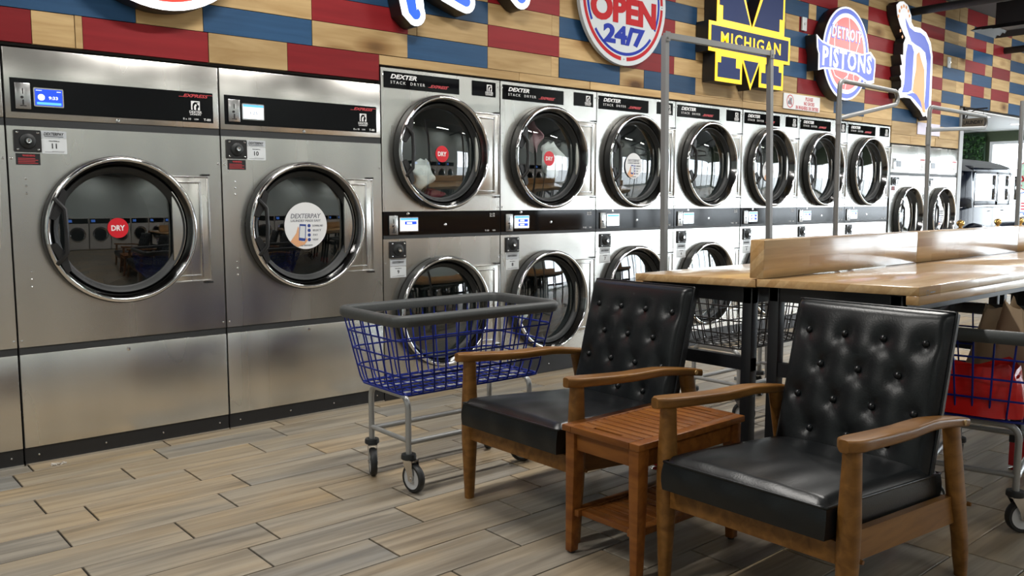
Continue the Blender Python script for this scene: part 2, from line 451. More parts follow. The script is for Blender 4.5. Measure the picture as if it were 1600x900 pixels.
# a row of front-loading washers along the opposite wall (seen as reflections)
wm = None
WL = 'pale front-loading washer mirrored in the door glass, %s in its row from the left wall'
ORDW = 'first second third fourth fifth sixth seventh eighth ninth tenth eleventh twelfth thirteenth'.split()
for i in range(13):
    lab = WL % ORDW[i]
    if wm is None:
        wm = thing('washer', lab, 'washer', (-5.2, YF+.85, 0), 0, 'washers across the aisle')
        MB().box(-.44, .44, -.8, 0, .02, 1.42, .01).build('body', pbr('washer_front', (.72, .71, .67), .5), wm, 40)
        MB().box(-.42, .42, 0, .012, 1.16, 1.38).build('control_panel', M['black_gloss'], wm, 0)
        MB().box(-.36, -.20, .012, .02, 1.22, 1.33).build('screen', emis('washer_screen', (.08, .25, .9), 1.5), wm, 0)
        m = MB().lathe([(.33, 0), (.33, .05), (.29, .06), (.25, .02)], 0, .68, 40).build('door_ring', M['chrome'], wm, 50)
        MB().lathe([(.25, .02), (.12, .045), (.0006, .05)], 0, .68, 40).build('door_glass', M['black_gloss'], wm, 50)
    else:
        c = copy_tree(wm); c.location.x = -5.2+.92*i; c['label'] = WL % ORDW[i]

# wall of boards above the machines
wb = struct(MB().box(XL, 0, .035, .14, 1.885, CEIL).box(0, 6.34, .035, .14, 1.985, CEIL).box(6.34, 8.05, .035, .14, 1.80, CEIL).box(8.05, XR, .035, .14, 2.285, CEIL)
            .box(XL, 8.05, YB, YB+.1, 0, CEIL).build('wall_back', M['backing'], smooth=0))
MB().box(8.05, 8.15, -.01, YB+.1, 0, 2.285).build('corner_post', M['trim_grey'], wb, smooth=0)
ZB, ZP = 2.043, .1365
N, B_, D_ = 'natural', 'blue_board', 'red_board'
even = [(B_, -1.9), (N, -1.35), (B_, -1.0), (N, -.427), (B_, .195), (N, .27), (B_, .811), (N, 1.37), (N, 1.442), (B_, 2.40), (B_, 2.96), (N, 3.4), (B_, 3.95), (B_, 4.62), (N, 4.75), (B_, 5.13), (B_, 5.737), (N, 6.344), (B_, 6.93), (N, 7.53), (B_, 8.13), (N, 8.35), (B_, 8.955), (N, 9.54), (B_, 10.14), (N, 10.74), (B_, 11.3), (N, 11.9), (B_, 12.5), (N, 13.1), (B_, 14.)]
odd = [(D_, -1.9), (N, -1.45), (D_, -1.0), (N, -.427), (D_, .20), (N, .265), (N, .811), (D_, 1.442), (N, 2.10), (D_, 2.69), (N, 3.25), (D_, 3.85), (N, 4.25), (N, 4.47), (D_, 5.13), (N, 5.737), (D_, 6.344), (N, 6.93), (D_, 7.53), (N, 7.91), (N, 8.13), (D_, 8.73), (N, 8.955), (D_, 9.54), (N, 10.14), (D_, 10.74), (N, 11.3), (D_, 11.9), (N, 12.5), (D_, 13.1), (N, 14.)]
row0 = [(B_, -1.35), (N, -1.026), (B_, -.427), (N, .195), (B_, .811), (N, 1.37), (N, 1.442), (B_, 2.06), (N, 2.33), (B_, 2.96), (N, 3.62), (N, 4.47), (N, 5.13), (B_, 5.737), (N, 6.344), (B_, 6.93), (N, 7.53), (B_, 8.05)]
rowm1 = [(D_, -1.797), (N, -1.62), (N, -1.588), (D_, -1.003), (N, -.575), (D_, -.002)]
rowm1b = [(N, 1.08), (N, 1.75), (N, 2.9), (N, 3.62), (N, 4.8), (N, 5.7), (N, 6.34)]
row1 = [(D_, -1.9), (N, -1.45), (D_, -1.0), (N, -.427), (D_, .20), (N, .265), (N, .811), (D_, 1.442), (N, 2.10), (D_, 2.69), (N, 3.25), (D_, 3.85), (N, 4.47), (D_, 5.13), (N, 5.737), (D_, 6.344), (N, 6.93), (D_, 7.53), (N, 8.05)]
def boards(lst, x, z0, z1, upto=99):
    for mt, x1 in lst:
        if x1 > x+.01 and x1 > -2.9:
            xa = max(x, -2.9)
            dy = rnd.uniform(-.003, .003); g = .0015
            o = MB().box(xa+g, x1-g, .008+dy, .036, z0+g, z1-g, 0).build('board', M[mt], wb, smooth=0)
        x = x1
boards(rowm1, -2.9, 1.895, ZB); boards(rowm1b, 0, 1.988, ZB)
boards([(N, 6.93), (N, 7.5), (N, 8.05)], 6.345, 1.906, ZB); boards([(N, 6.80), (N, 7.42), (N, 8.05)], 6.345, 1.81, 1.906)
boards(row0, -2.9, ZB, ZB+ZP); boards(row1, -2.9, ZB+ZP, ZB+2*ZP)
for n in range(2, 10):
    L = even if n % 2 == 0 else odd
    x = -2.9
    if n > 4: x = 1.442
    LL = [e for e in L if e[1] > x+.01]
    boards(LL, x, ZB+ZP*n, ZB+ZP*(n+1) if n < 9 else CEIL-.01)
# ceiling, other walls, storefront
ce = struct(MB().box(XL, XR, YF, .035, CEIL, CEIL+.1).build('ceiling', M['ceiling'], smooth=0))
struct(MB().box(XL-.1, XL, YF, YB, 0, CEIL).build('wall_left', M['wall_grey'], smooth=0))
WX = [7.6, 9.2, 10.8, 12.4, 13.9]
wf = struct(MB().box(XL-.1, WX[0], YF-.1, YF, 0, CEIL).box(WX[0], XR+.12, YF-.1, YF, 2.24, CEIL).box(WX[0], XR+.12, YF-.1, YF, 0, .12).box(WX[-1], XR+.12, YF-.1, YF, .12, 2.24).build('wall_front', M['wall_grey'], smooth=0))
# alcove: ceiling, back wall
struct(MB().box(8.05, XR, .14, AL, 2.42, 2.52).box(8.15, XR, .0, .15, 2.272, 2.2845).build('ceiling_alcove', M['white'], smooth=0))
struct(MB().box(8.05, XR, AL, AL+.1, 0, 2.52).build('wall_alcove', M['wall_light'], smooth=0))
# storefront in the end wall: three big windows with a solid band above
wr = struct(MB().box(XR, XR+.12, YF, AL+.1, 2.24, CEIL).box(XR, XR+.12, YF, AL+.1, 0, .12).box(XR, XR+.12, 1.85, AL+.1, .12, 2.24).box(XR, XR+.12, YF, YF+.3, .12, 2.24).build('wall_right', M['olive'], smooth=0))
edges = [YF+.3, -4.9, -3.3, -1.7, -.1, 1.85]
for i in range(len(edges)-1):
    w = MB(); y0, y1 = edges[i], edges[i+1]
    w.box(XR+.01, XR+.09, y0, y0+.05, .12, 2.24).box(XR+.01, XR+.09, y1-.05, y1, .12, 2.24).box(XR+.01, XR+.09, y0+.05, y1-.05, 2.19, 2.24).box(XR+.01, XR+.09, y0+.05, y1-.05, .12, .17)
    wo = struct(w.build('window_%d' % (i+1), M['white'], smooth=0))
    MB().box(XR+.045, XR+.055, y0+.05, y1-.05, .17, 2.19).build('pane', M['window_glass'], wo, smooth=0)
for i in range(len(WX)-1):
    x0, x1 = WX[i], WX[i+1]
    w = MB().box(x0, x0+.05, YF-.09, YF-.01, .12, 2.24).box(x1-.05, x1, YF-.09, YF-.01, .12, 2.24).box(x0+.05, x1-.05, YF-.09, YF-.01, 2.19, 2.24).box(x0+.05, x1-.05, YF-.09, YF-.01, .12, .17)
    wo = struct(w.build('window_%d' % (i+6), M['white'], smooth=0))
    MB().box(x0+.05, x1-.05, YF-.055, YF-.045, .17, 2.19).build('pane', M['window_glass'], wo, smooth=0)
struct(MB().box(-8, XR+.2, -30, YF-.2, -.2, -.06).build('ground_forecourt', M['ground'], smooth=0))
struct(MB().box(XR+.2, 60, -30, 30, -.2, -.06).build('ground_outside', M['ground'], smooth=0))
# green leaf wall beside the storefront
lw = thing('leaf_wall', 'dark green artificial leaf panel with fairy lights beyond the vintage car', 'plant wall', (XR-.08, 2.95, 0))
MB().box(-.02, .06, -1.05, 1.2, .02, 2.40).build('panel', pbr('leaf_backing', (.008, .03, .008), .8), lw, smooth=0)
for mt in ('green_leaf', 'green_leaf_b'):
    lf = MB()
    for i in range(2600 if mt == 'green_leaf' else 1200):
        y, z = rnd.uniform(-1.05, 1.2), rnd.uniform(.05, 2.38); d = rnd.uniform(.02, .09); s = rnd.uniform(.02, .04); a = rnd.uniform(0, 6.28)
        ca, sa = math.cos(a)*s, math.sin(a)*s; t = rnd.uniform(-.03, .03)
        lf.add([(-d, y-ca, z-sa), (-d+t, y-sa*.5, z+ca*.5), (-d-.01, y+ca, z+sa), (-d-t, y+sa*.5, z-ca*.5)], [(0, 1, 2, 3)])
    lf.fix = False
    o = lf.build('leaves', M[mt], lw, smooth=0); o['kind'] = 'stuff'
fl_ = MB()
for i in range(9):
    y, z = rnd.uniform(-1.0, .3), rnd.uniform(1.3, 2.3)
    fl_.lathe([(.001, -.02), (.018, 0), (.001, .02)], 0, 0, 8) if 0 else fl_.box(-.13, -.10, y-.014, y+.014, z-.014, z+.014)
fl_.build('fairy_lights', emis('fairy_light', (1., .75, .3), 3.), lw, smooth=0)
# recessed downlights of the alcove
for i, (x, y) in enumerate(((9.6, .55), (10.9, .75), (12.6, .95), (11.6, .42))):
    d = thing('downlight', ['round recessed downlight above the hanging shop sign', 'round recessed downlight below the hanging shop sign', 'round recessed downlight above the car bonnet', 'round recessed downlight nearest the board header'][i], 'ceiling light', (x, y, 2.418), 0, 'downlights in the white alcove ceiling')
    MB().lathez([(.105, 0), (.105, -.008), (.085, -.008)], n=24).build('trim_ring', M['white'], d)
    MB().lathez([(.085, -.004), (.0, -.004)], n=24).build('lens', emis('downlight_lens', (1, 1, 1), 5.), d)
# ceiling lamps (area light inside each fitting)
LM = None
ORD = 'first second third fourth fifth sixth seventh eighth ninth tenth eleventh twelfth thirteenth'.split()
for i, (x, y, kl) in enumerate(LAMPS):
    L = thing('ceiling_light', 'long white ceiling strip light, %s from the left wall, over the %s' % (ORD[i//2], 'dryer aisle' if i % 2 == 0 else 'opposite washers'), 'ceiling light', (x, y, CEIL-.06), 0, 'ceiling strip lights')
    MB().box(-.62, .62, -.06, .06, -.0, .055).build('housing', M['white'], L, smooth=0) if LM is None else None
    if LM is None: LM = [c for c in bpy.data.objects if c.parent == L][0].data
    else:
        h = bpy.data.objects.new('housing', LM); COL.objects.link(h); h.parent = L
    ld = bpy.data.lights.new('lamp', 'AREA'); ld.shape = 'RECTANGLE'; ld.size = 1.2; ld.size_y = .1; ld.energy = LAMP_W*kl; ld.color = (1., .97, .92)
    lo = bpy.data.objects.new('lamp', ld); COL.objects.link(lo); lo.parent = L; lo.location = (0, 0, -.005)

# ------------------------------------------------------------------ dryers
def rivets(mb, pts, r=.006, y=0.):
    for x, z in pts: mb.lathe([(r, y), (r*.8, y-.003), (.0005, y-.004)], x, z, 10)
    return mb
def horse(mb, x, z, s, y):
    # square emblem with a dark horse head: white square border, arched neck
    k = s/10.
    m = mb; o = [(-5, -5), (-5, 5), (5, 5), (5, -5)]; q = lambda P: [(x+a*k, z+b*k) for a, b in P]
    # white square cut by a dark arched neck and head
    m.prism(q([(-5, -5), (-5, 5), (5, 5), (5, 3.6), (-1, 3.8), (-3.0, 2.0), (-3.6, -1), (-3.4, -5)]), y, y-.001)
    m.prism(q([(5, 3.6), (5, -5), (2.6, -5), (2.9, -2.6), (4.2, -1.2), (3.9, -.2), (1.6, 2.6)]), y, y-.001)
    m.prism(q([(-1.6, -5), (-1.8, -1.2), (-.4, 1.4), (.8, 1.6), (1.5, .2), (.4, -1.4), (.6, -5)]), y, y-.001)
    return m
def door(parent, cx, cz, glass=.278, handle=True, sticker=None):
    D = MB().lathe([(.331, .0), (.345, -.008), (.347, -.046), (.345, -.056), (.338, -.059)], cx, cz, 72).build('door', M['rubber'], parent, 50)
    MB().lathe([(.3425, -.054), (.341, -.063), (.335, -.069), (.328, -.070), (.3225, -.066), (.3205, -.058)], cx, cz, 72).build('chrome_rim', M['chrome'], D, 60)
    MB().lathe([(.3215, -.061), (.317, -.052), (.300, -.010)], cx, cz, 72).build('inner_ring', M['dark_reflection'], D, 60)
    MB().lathe([(.3005, -.014), (.297, -.022), (.290, -.020), (glass+.004, .006), (glass-.004, .010), (glass-.006, .022)], cx, cz, 72).build('gasket', M['rubber'], D, 50)
    prof = [(glass*math.sin(R(90)*t/6) if 0 else glass*t/6, .014-.022*(1-(t/6)**2)) for t in range(6, 0, -1)]+[(.0006, -.008)]
    g = MB().lathe(prof, cx, cz, 48).build('glass', M['door_glass'], D, 80)
    if handle:
        h = MB(); y = -.058
        P = [(cx-.298, cz+.148, -0.064), (cx-.282, cz+.125, -0.078), (cx-.262, cz+.10, -0.084), (cx-.258, cz, -0.086), (cx-.262, cz-.10, -0.084), (cx-.282, cz-.125, -0.078), (cx-.298, cz-.148, -0.064)]
        h.tube([(p[0], p[2], p[1]) for p in P], .0105, 8)
        h.prism([(cx-.325, cz+.06), (cx-.262, cz+.195), (cx-.245, cz+.175), (cx-.262, cz+.10), (cx-.30, cz+.05)], -.060, -.076)
        h.prism([(cx-.325, cz-.06), (cx-.262, cz-.195), (cx-.245, cz-.175), (cx-.262, cz-.10), (cx-.30, cz-.05)], -.060, -.076)
        h.build('handle', M['black_plastic'], D, 40)
    return D
def drum(parent, cx, cz, dark=False):
    MB().lathe([(.276, .02), (.276, .06), (.31, .065), (.31, .52), (.05, .53), (.0006, .53)], cx, cz, 40).build('drum', M['drum_dark' if dark else 'drum'], parent, 40)
def hinge(parent, x0, x1, z0, z1):
    h = MB().box(x0, x1, -.016, 0, z0, z1, .004).build('hinge_plate', M['steel'], parent, 40)
    r = MB(); w = .006
    for a in ((x0+.0, x1, z1-w, z1), (x0, x1, z0, z0+w), (x1-w, x1, z0+w, z1-w), (x1-.052, x1-.040, z0+.02, z1-.02), (x0, x1-.04, z1-.035, z1-.027), (x0, x1-.04, z0+.027, z0+.035)):
        r.box(a[0], a[1], -.022, -.015, a[2], a[3], .002)
    r.build('raised_edge', M['dull_chrome'], h, 40)
    for za in (z1+.003, z0-.011): MB().box(x1-.03, x1+.008, -.018, .0, za, za+.008).build('hinge_pin', M['black_plastic'], h, 0)
def coin_slot(parent, x0, x1, z0, z1):
    c = MB().box(x0, x1, -.012, -.003, z0, z1, .003).build('coin_slot', M['dull_chrome'], parent, 40)
    m = MB(); cx = (x0+x1)/2; h = z1-z0
    m.box(cx-.002, cx+.002, -.0128, -.011, z0+h*.58, z0+h*.78).box(cx-.003, cx+.003, -.0135, -.011, z0+h*.14, z0+h*.36).box(cx-.012, cx+.012, -.0128, -.011, z0+h*.10, z0+h*.13)
    m.build('slot_mark', M['ink'], c, 0) if False else None
    return c, m
def control(parent, x0, x1, z0, z1, coin, scr):
    p = MB().box(x0, x1, -.004, .002, z0, z1, 0).build('control_panel', M['black_gloss'], parent, 0)
    a, b, c, d = coin; h = d-c; cx = (a+b)/2
    m = MB().box(a, b, -.014, -.003, c, d, .003); m.build('coin_slot', M['dull_chrome'], p, 40)
    m = MB().box(cx-.002, cx+.002, -.0150, -.0138, c+h*.58, c+h*.80).box(cx-.003, cx+.003, -.0152, -.0138, c+h*.16, c+h*.36).box(cx-.013, cx+.013, -.0150, -.0138, c+h*.11, c+h*.145)
    m.lathe([(.006, -.0138), (.006, -.018), (.0005, -.019)], cx-.004, c+h*.45, 10); m.build('coin_opening', M['ink'], p, 0)
    a, b, c, d = scr
    MB().prism(rrect(a-.006, b+.006, c-.006, d+.006, .006), -.003, -.010).build('screen_bezel', M['dull_chrome'], p, 40)
    return p
def lockbox(parent, x0, x1, z0, z1):
    L = MB().prism(rrect(x0, x1, z0, z1, .006), .0, -.010).build('lock_box', M['black_plastic'], parent, 40)
    cx, cz = (x0+x1)/2, (z0+z1)/2; r = (x1-x0)*.33
    MB().lathe([(r, -.009), (r*.9, -.016), (r*.55, -.022), (r*.45, -.022)], cx, cz, 24).lathe([(r*.45, -.022), (r*.4, -.030), (.0005, -.030)], cx, cz, 20).build('lock_dome', M['rubber'], L, 30)
    MB().lathe([(r*.34, -.0302), (r*.30, -.035), (r*.18, -.035), (.0005, -.033)], cx, cz, 16).build('lock_cylinder', M['chrome'], L, 40)
    q = (x1-x0)*.38
    rivets(MB(), [(cx+sx*q, cz+sz*(z1-z0)*.38) for sx in (-1, 1) for sz in (-1, 1)], .006, -.010).build('screws', M['chrome'], L, 40)
def brand_lines(parent, x, z, s=1.):
    pass
def tumble_proto():
    W, H = .962, 1.872
    t = thing('tumble_dryer', 'x', 'dryer')
    MB().box(.003, W-.003, .012, .76, .02, H-.002).build('cabinet', M['cabinet'], t, 0) if False else None
    c = MB(); c.box(.003, .02, .012, .76, .02, H).box(W-.02, W-.003, .012, .76, .02, H).box(.02, W-.02, .745, .76, .02, H).box(.02, W-.02, .012, .745, H-.015, H).box(.02, W-.02, .012, .745, .02, .05)
    c.build('cabinet', M['cabinet'], t, 0)
    tp = MB().box(.004, W-.004, 0, .014, 1.566, H, .003).build('top_panel', M['steel'], t, 40)
    rivets(MB(), [(.469, 1.578)], .010).build('key_lock', M['chrome'], tp, 40)
    MB().box(.004, W-.004, .004, .014, 1.533, 1.566).build('hinge_strip', M['dark_strip'], t, 0)
    dp = MB(); plate_hole(dp, .004, W-.004, .546, 1.532, .462, 1.066, .318, 0, .014); dp = dp.build('front_panel', M['steel'], t, 40)
    rivets(MB(), [(.069, z) for z in (1.302, 1.27, 1.237, .885, .851, .817)]+[(.016, 1.39), (W-.016, 1.39), (.016, .575), (W-.016, .575)], .0055).build('rivets', M['chrome'], dp, 40)
    MB().box(.004, W-.004, .004, .014, .514, .546).build('hinge_strip', M['dark_strip'], t, 0)
    lp = MB().box(.004, W-.004, 0, .014, .083, .513, .003).build('lower_panel', M['steel'], t, 40)
    rivets(MB(), [(.471, .489)], .010).build('key_lock', M['chrome'], lp, 40)
    kp = MB().box(.004, W-.004, .006, .016, .010, .082).build('kick_plate', M['black_plastic'], t, 0)
    rivets(MB(), [(.06, .045), (.35, .045), (.62, .045), (.91, .045)], .005, .006).build('screws', M['chrome'], kp, 40)
    MB().box(.004, W-.004, .0, .02, .0005, .010).build('base_edge', M['dull_chrome'], t, 0)
    cp = control(t, .026, .928, 1.593, 1.741, (.042, .104, 1.606, 1.72), (.122, .232, 1.627, 1.698))
    w = MB(); horse(w, .839, 1.675, .044, -.0045); w.text('DEXTER', .839, 1.643, .012, -.0042, .062, .02); w.text('LAUNDRY', .839, 1.631, .008, -.0042, .056, .01)
    w.text('8 x 10', .795, 1.608, .010, -.0042, .038); w.text('USA', .842, 1.608, .008, -.0042, .022); w.text('T-80', .896, 1.608, .012, -.0042, .036, .015)
    w.build('white_lettering', M['ink_white'], cp, 0)
    MB().text('EXPRESS', .842, 1.722, .016, -.0042, .125, .03, .35).box(.758, .785, -.0052, -.0042, 1.7145, 1.7165).box(.90, .925, -.0052, -.0042, 1.728, 1.730).build('red_lettering', M['ink_red'], cp, 0)
    hinge(t, .70, .886, .797, 1.325)
    door(t, .462, 1.066, .274)
    drum(t, .462, 1.066, True)
    lockbox(t, .029, .137, 1.419, 1.516)
    wl = MB().box(.034, .131, -.002, 0, 1.363, 1.413).build('warning_label', M['ink'], t, 0)
    w = MB().text('WARNING', .085, 1.404, .009, -.0022, .05, .02)
    for k in range(4): w.box(.042, .122-.012*(k % 2), -.0028, -.002, 1.369+k*.007, 1.3715+k*.007)
    w.build('red_lettering', M['ink_red'], wl, 0)
    cd = MB().box(.139, .243, -.002, 0, 1.484, 1.517).build('brand_card', M['card_grey'], t, 0)
    MB().text('DEXTERPAY', .191, 1.503, .013, -.0022, .082, .01, .2).box(.152, .23, -.0028, -.002, 1.490, 1.4925).build('lettering', M['ink'], cd, 0)
    return t
def number_card(parent, x0, x1, z0, z1, num, scale=1.):
    c = MB().prism(rrect(x0, x1, z0, z1, .004), 0, -.0022).build('number_card', M['card'], parent, 0)
    h = z1-z0; cx = (x0+x1)/2
    m = MB().text(num, cx, z0+h*.52, h*.34, -.0022, None, .015).text('MACHINE #', cx, z0+h*.84, h*.08, -.0022, (x1-x0)*.4)
    m.box(x0+.012, cx-.004, -.0028, -.0022, z0+h*.10, z0+h*.12).box(cx-.01, x1-.01, -.0028, -.0022, z0+h*.16, z0+h*.175).box(cx-.01, x1-.014, -.0028, -.0022, z0+h*.10, z0+h*.115)
    m.build('lettering', M['ink'], c, 0)
    return c
def screen(cp, a, b, c, d, kind):
    S_ = MB().box(a, b, -.0125, -.009, c, d).build('screen', M[{'blue': 'screen_blue', 'white': 'screen_white', 'two': 'screen_white', 'one': 'screen_white', 'off': 'black_gloss'}[kind]], cp, 0)
    w, h = b-a, d-c; y = -.0125
    def b2(n, mt, f): m = MB(); f(m); m.build(n, M[mt], cp, 0)
    if kind == 'blue':
        b2('screen_text', 'screen_white', lambda m: (m.text('9:33', a+w*.66, c+h*.48, h*.2, y, w*.34, .02), m.disc(a+w*.22, c+h*.50, h*.20, y-.0006, 20), m.box(a+w*.03, a+w*.25, y-.0006, y, c+h*.90, c+h*.93), m.box(a+w*.8, a+w*.95, y-.0006, y, c+h*.86, c+h*.90)))
        b2('screen_bar', 'screen_cyan', lambda m: m.box(a+w*.05, a+w*.95, y-.0006, y, c+h*.05, c+h*.2))
    elif kind == 'white':
        b2('screen_bar', 'screen_cyan', lambda m: m.box(a, b, y-.0006, y, d-h*.16, d))
        b2('screen_text', 'ink_grey', lambda m: m.text('3:25', a+w*.5, c+h*.42, h*.2, y, w*.4))
    elif kind in ('one', 'two'):
        b2('screen_bar', 'screen_cyan', lambda m: m.box(a, b, y-.0006, y, d-h*.16, d))
        b2('screen_field', 'screen_blue', lambda m: [m.box(a+w*.25, a+w*.92, y-.0006, y, c+h*z, c+h*(z+.24)) for z in ((.5, .14) if kind == 'two' else (.5,))])
        b2('screen_dot', 'screen_white', lambda m: [m.disc(a+w*.16, c+h*z, h*.12, y-.0008, 16) for z in (.62, .26)])
        b2('screen_text', 'screen_white', lambda m: [m.box(a+w*.36, a+w*.66, y-.001, y, c+h*(z+.05), c+h*(z+.18)) for z in ((.5, .14) if kind == 'two' else (.5,))])
def dry_sticker(D, cx, cz, r):
    y = -.0105
    s = MB().lathe([(r, y), (r, y-.001), (.0005, y-.0012)], cx, cz, 32).build('dry_sticker', M['label_red'], D, 0)
    s['label'] = 'round red sticker reading DRY'
    m = MB().text('DRY', cx, cz, r*.55, y-.0012, r*1.3, .03); m.build('dry_lettering', M['ink_white'], D, 0)
def pay_sticker(D, cx, cz, r):
    y = -.0105
    s = MB().lathe([(r, y), (r, y-.001), (.0005, y-.0012)], cx, cz, 40).build('pay_sticker', M['paper'], D, 0)
    s['label'] = 'round white payment sticker with a hand holding a phone'
    y2 = y-.0013
    m = MB().text('DEXTERPAY', cx, cz+r*.42, r*.20, y2, r*1.42, .012, .2).text('LAUNDRY MADE EASY', cx, cz+r*.22, r*.10, y2, r*1.4)
    for k, wd in enumerate(('DOWNLOAD', 'SELECT', 'PAY', 'VIEW')): m.text(wd, cx+r*(.55-.04*k-.03*(k == 2)), cz-r*(.0+.2*k), r*.085, y2, r*(.5, .4, .22, .28)[k])
    m.text('VISIT DEXTERPAY', cx, cz-r*.84, r*.06, y2, r*.6)
    m.build('sticker_lettering', M['ink_grey'], D, 0)
    m = MB()
    for k in range(4): m.disc(cx+r*.14, cz-r*.2*k, r*.075, y2-.0004, 14)
    m.prism([(cx-r*.36, cz-r*.62), (cx-r*.30, cz+r*.08), (cx+r*.0, cz+r*.06), (cx-r*.04, cz-r*.66)], y2, y2-.0008)
    m.build('sticker_marks', M['ink_blue'], D, 0)
    MB().prism([(cx-r*.33, cz-r*.5), (cx-r*.28, cz+r*.0), (cx-r*.04, cz-r*.02), (cx-r*.07, cz-r*.54)], y2-.0008, y2-.0013).build('phone_screen', M['card'], D, 0)
    MB().prism([(cx-r*.74, cz-r*.66), (cx-r*.46, cz-r*.30), (cx-r*.38, cz-r*.02), (cx-r*.34, cz-r*.1), (cx-r*.36, cz-r*.62), (cx-r*.1, cz-r*.70), (cx+r*.02, cz-r*.5), (cx+r*.06, cz-r*.62), (cx-r*.08, cz-r*.80), (cx-r*.42, cz-r*.90)], y2-.0002, y2-.0011).build('printed_hand', M['skin'], D, 0)
def ch(t, name): return [c for c in bpy.data.objects if c.parent == t and c.name.split('.')[0] == name]

T = tumble_proto()
tumbles = [(-.962*3, 1., 1., '12', 'blue', None, 'steel tumble dryer cut off by the picture edge, beside machine 11'),
           (-.962*2, 1., 1., '11', 'blue', 'dry', 'big steel tumble dryer numbered 11 with blue screen and red DRY sticker'),
           (-.962, 1., 1., '10', 'white', 'pay', 'big steel tumble dryer numbered 10 with white screen and round payment sticker'),
           (6.35, .885, .957, '2', 'off', None, 'bright tumble dryer right after the last stack dryer, plain door'),
           (7.20, .885, .957, '1', 'off', 'pay', 'bright tumble dryer at the far end of the row, next to the car')]
TS = [T if i == 0 else copy_tree(T) for i in range(5)]
for t, (x, sx, sz, num, scr, stk, lab) in zip(TS, tumbles):
    t.location = (x, 0, 0); t.scale = (sx, 1, sz); t['label'] = lab; t['group'] = 'single tumble dryers along the board wall'
    number_card(t, .139, .243, 1.415, 1.482, num)
    screen(ch(t, 'control_panel')[0], .122, .232, 1.627, 1.698, scr)
    D = ch(t, 'door')[0]
    if stk == 'dry': dry_sticker(D, .445, 1.075, .0475)
    if stk == 'pay': pay_sticker(D, .462, 1.066, .128)
    if scr == 'off':
        for c in ch(t, 'control_panel'): c.data = c.data.copy(); c.data.materials[0] = M['card']  # pale colour stands in for daylight mirrored on these black panels

def stack_proto():
    W, H = .904, 1.972
    t = thing('stack_dryer', 'x', 'dryer')
    c = MB(); c.box(.003, .02, .012, .76, .02, H).box(W-.02, W-.003, .012, .76, .02, H).box(.02, W-.02, .745, .76, .02, H).box(.02, W-.02, .012, .745, H-.015, H).box(.02, W-.02, .012, .745, .02, .05)
    c.build('cabinet', M['cabinet'], t, 0)
    up = MB(); plate_hole(up, .003, W-.003, 1.138, H, .425, 1.494, .318, 0, .014); up = up.build('upper_panel', M['steel'], t, 40)
    rivets(MB(), [(.014, 1.93), (W-.014, 1.93), (.014, 1.16), (W-.014, 1.16), (W-.014, 1.45)], .0055).build('screws', M['chrome'], up, 40)
    n = MB().box(.021, .571, -.004, 0, 1.858, 1.952).build('name_plate', M['black_gloss'], t, 0)
    n2 = MB().box(.675, .866, -.004, 0, 1.863, 1.955).build('emblem_plate', M['black_gloss'], t, 0)
    MB().text('DEXTER', .158, 1.926, .026, -.0042, .185, .03, .3).text('STACK  DRYER', .188, 1.892, .0165, -.0042, .245, -.004, 0, False, 2, .0012, 1.4).build('white_lettering', M['ink_white'], n, 0)
    MB().text('EXPRESS', .416, 1.890, .018, -.0042, .13, .03, .35).box(.335, .36, -.0052, -.0042, 1.882, 1.8845).box(.47, .49, -.0052, -.0042, 1.8965, 1.899).build('red_lettering', M['ink_red'], n, 0)
    w = MB(); horse(w, .812, 1.918, .042, -.0045); w.text('DEXTER', .812, 1.888, .013, -.0042, .064, .02).text('LAUNDRY', .812, 1.876, .009, -.0042, .06, .01).build('white_lettering', M['ink_white'], n2, 0)
    hinge(t, .69, .886, 1.233, 1.758)
    door(t, .425, 1.494); drum(t, .425, 1.494)
    cp = control(t, .003, W-.003, .976, 1.137, (.038, .10, 1.0, 1.115), (.118, .243, 1.022, 1.098))
    MB().box(.003, W-.003, -.006, .0, .976, .996).build('lower_lip', M['dark_strip'], cp, 0)
    for q in ((.178, 1.125), (.455, 1.055)): rivets(MB(), [q], .011, -.004).build('panel_lock', M['chrome'], cp, 40)
    MB().text('6 x 10', .835, 1.117, .011, -.0042, .04).text('8 x 10', .835, 1.103, .011, -.0042, .04).text('T-50', .79, 1.010, .010, -.0042, .034).text('USA', .85, 1.010, .009, -.0042, .024).build('white_lettering', M['ink_white'], cp, 0)
    lo = MB(); plate_hole(lo, .003, W-.003, .126, .975, .43, .516, .318, 0, .014); lo = lo.build('lower_panel', M['steel'], t, 40)
    rivets(MB(), [(.014, .83), (W-.014, .83), (.014, .16), (W-.014, .16)], .0055).build('screws', M['chrome'], lo, 40)
    hinge(t, .695, .886, .26, .785)
    door(t, .43, .516, handle=False); drum(t, .43, .516)
    lockbox(t, .046, .158, .860, .960)
    bc = MB().box(.049, .161, -.002, 0, .812, .857).build('brand_card', M['card_grey'], t, 0)
    MB().text('DEXTERPAY', .105, .836, .014, -.0022, .085, .01, .2).build('lettering', M['ink'], bc, 0)
    kp = MB().box(.003, W-.003, .006, .016, .002, .124).build('kick_plate', M['black_plastic'], t, 0)
    rivets(MB(), [(.06, .06), (.45, .06), (.85, .06)], .005, .006).build('screws', M['chrome'], kp, 40)
    return t
T2 = stack_proto()
SX = [0, .907, 1.812, 2.708, 3.62, 4.515, 5.40]
SI = [('9', 'one', 'dry'), ('8', 'two', 'dry'), ('7', 'white', 'pay'), ('6', 'white', None), ('5', 'two', 'pay'), ('4', 'one', None), ('3', 'one', None)]
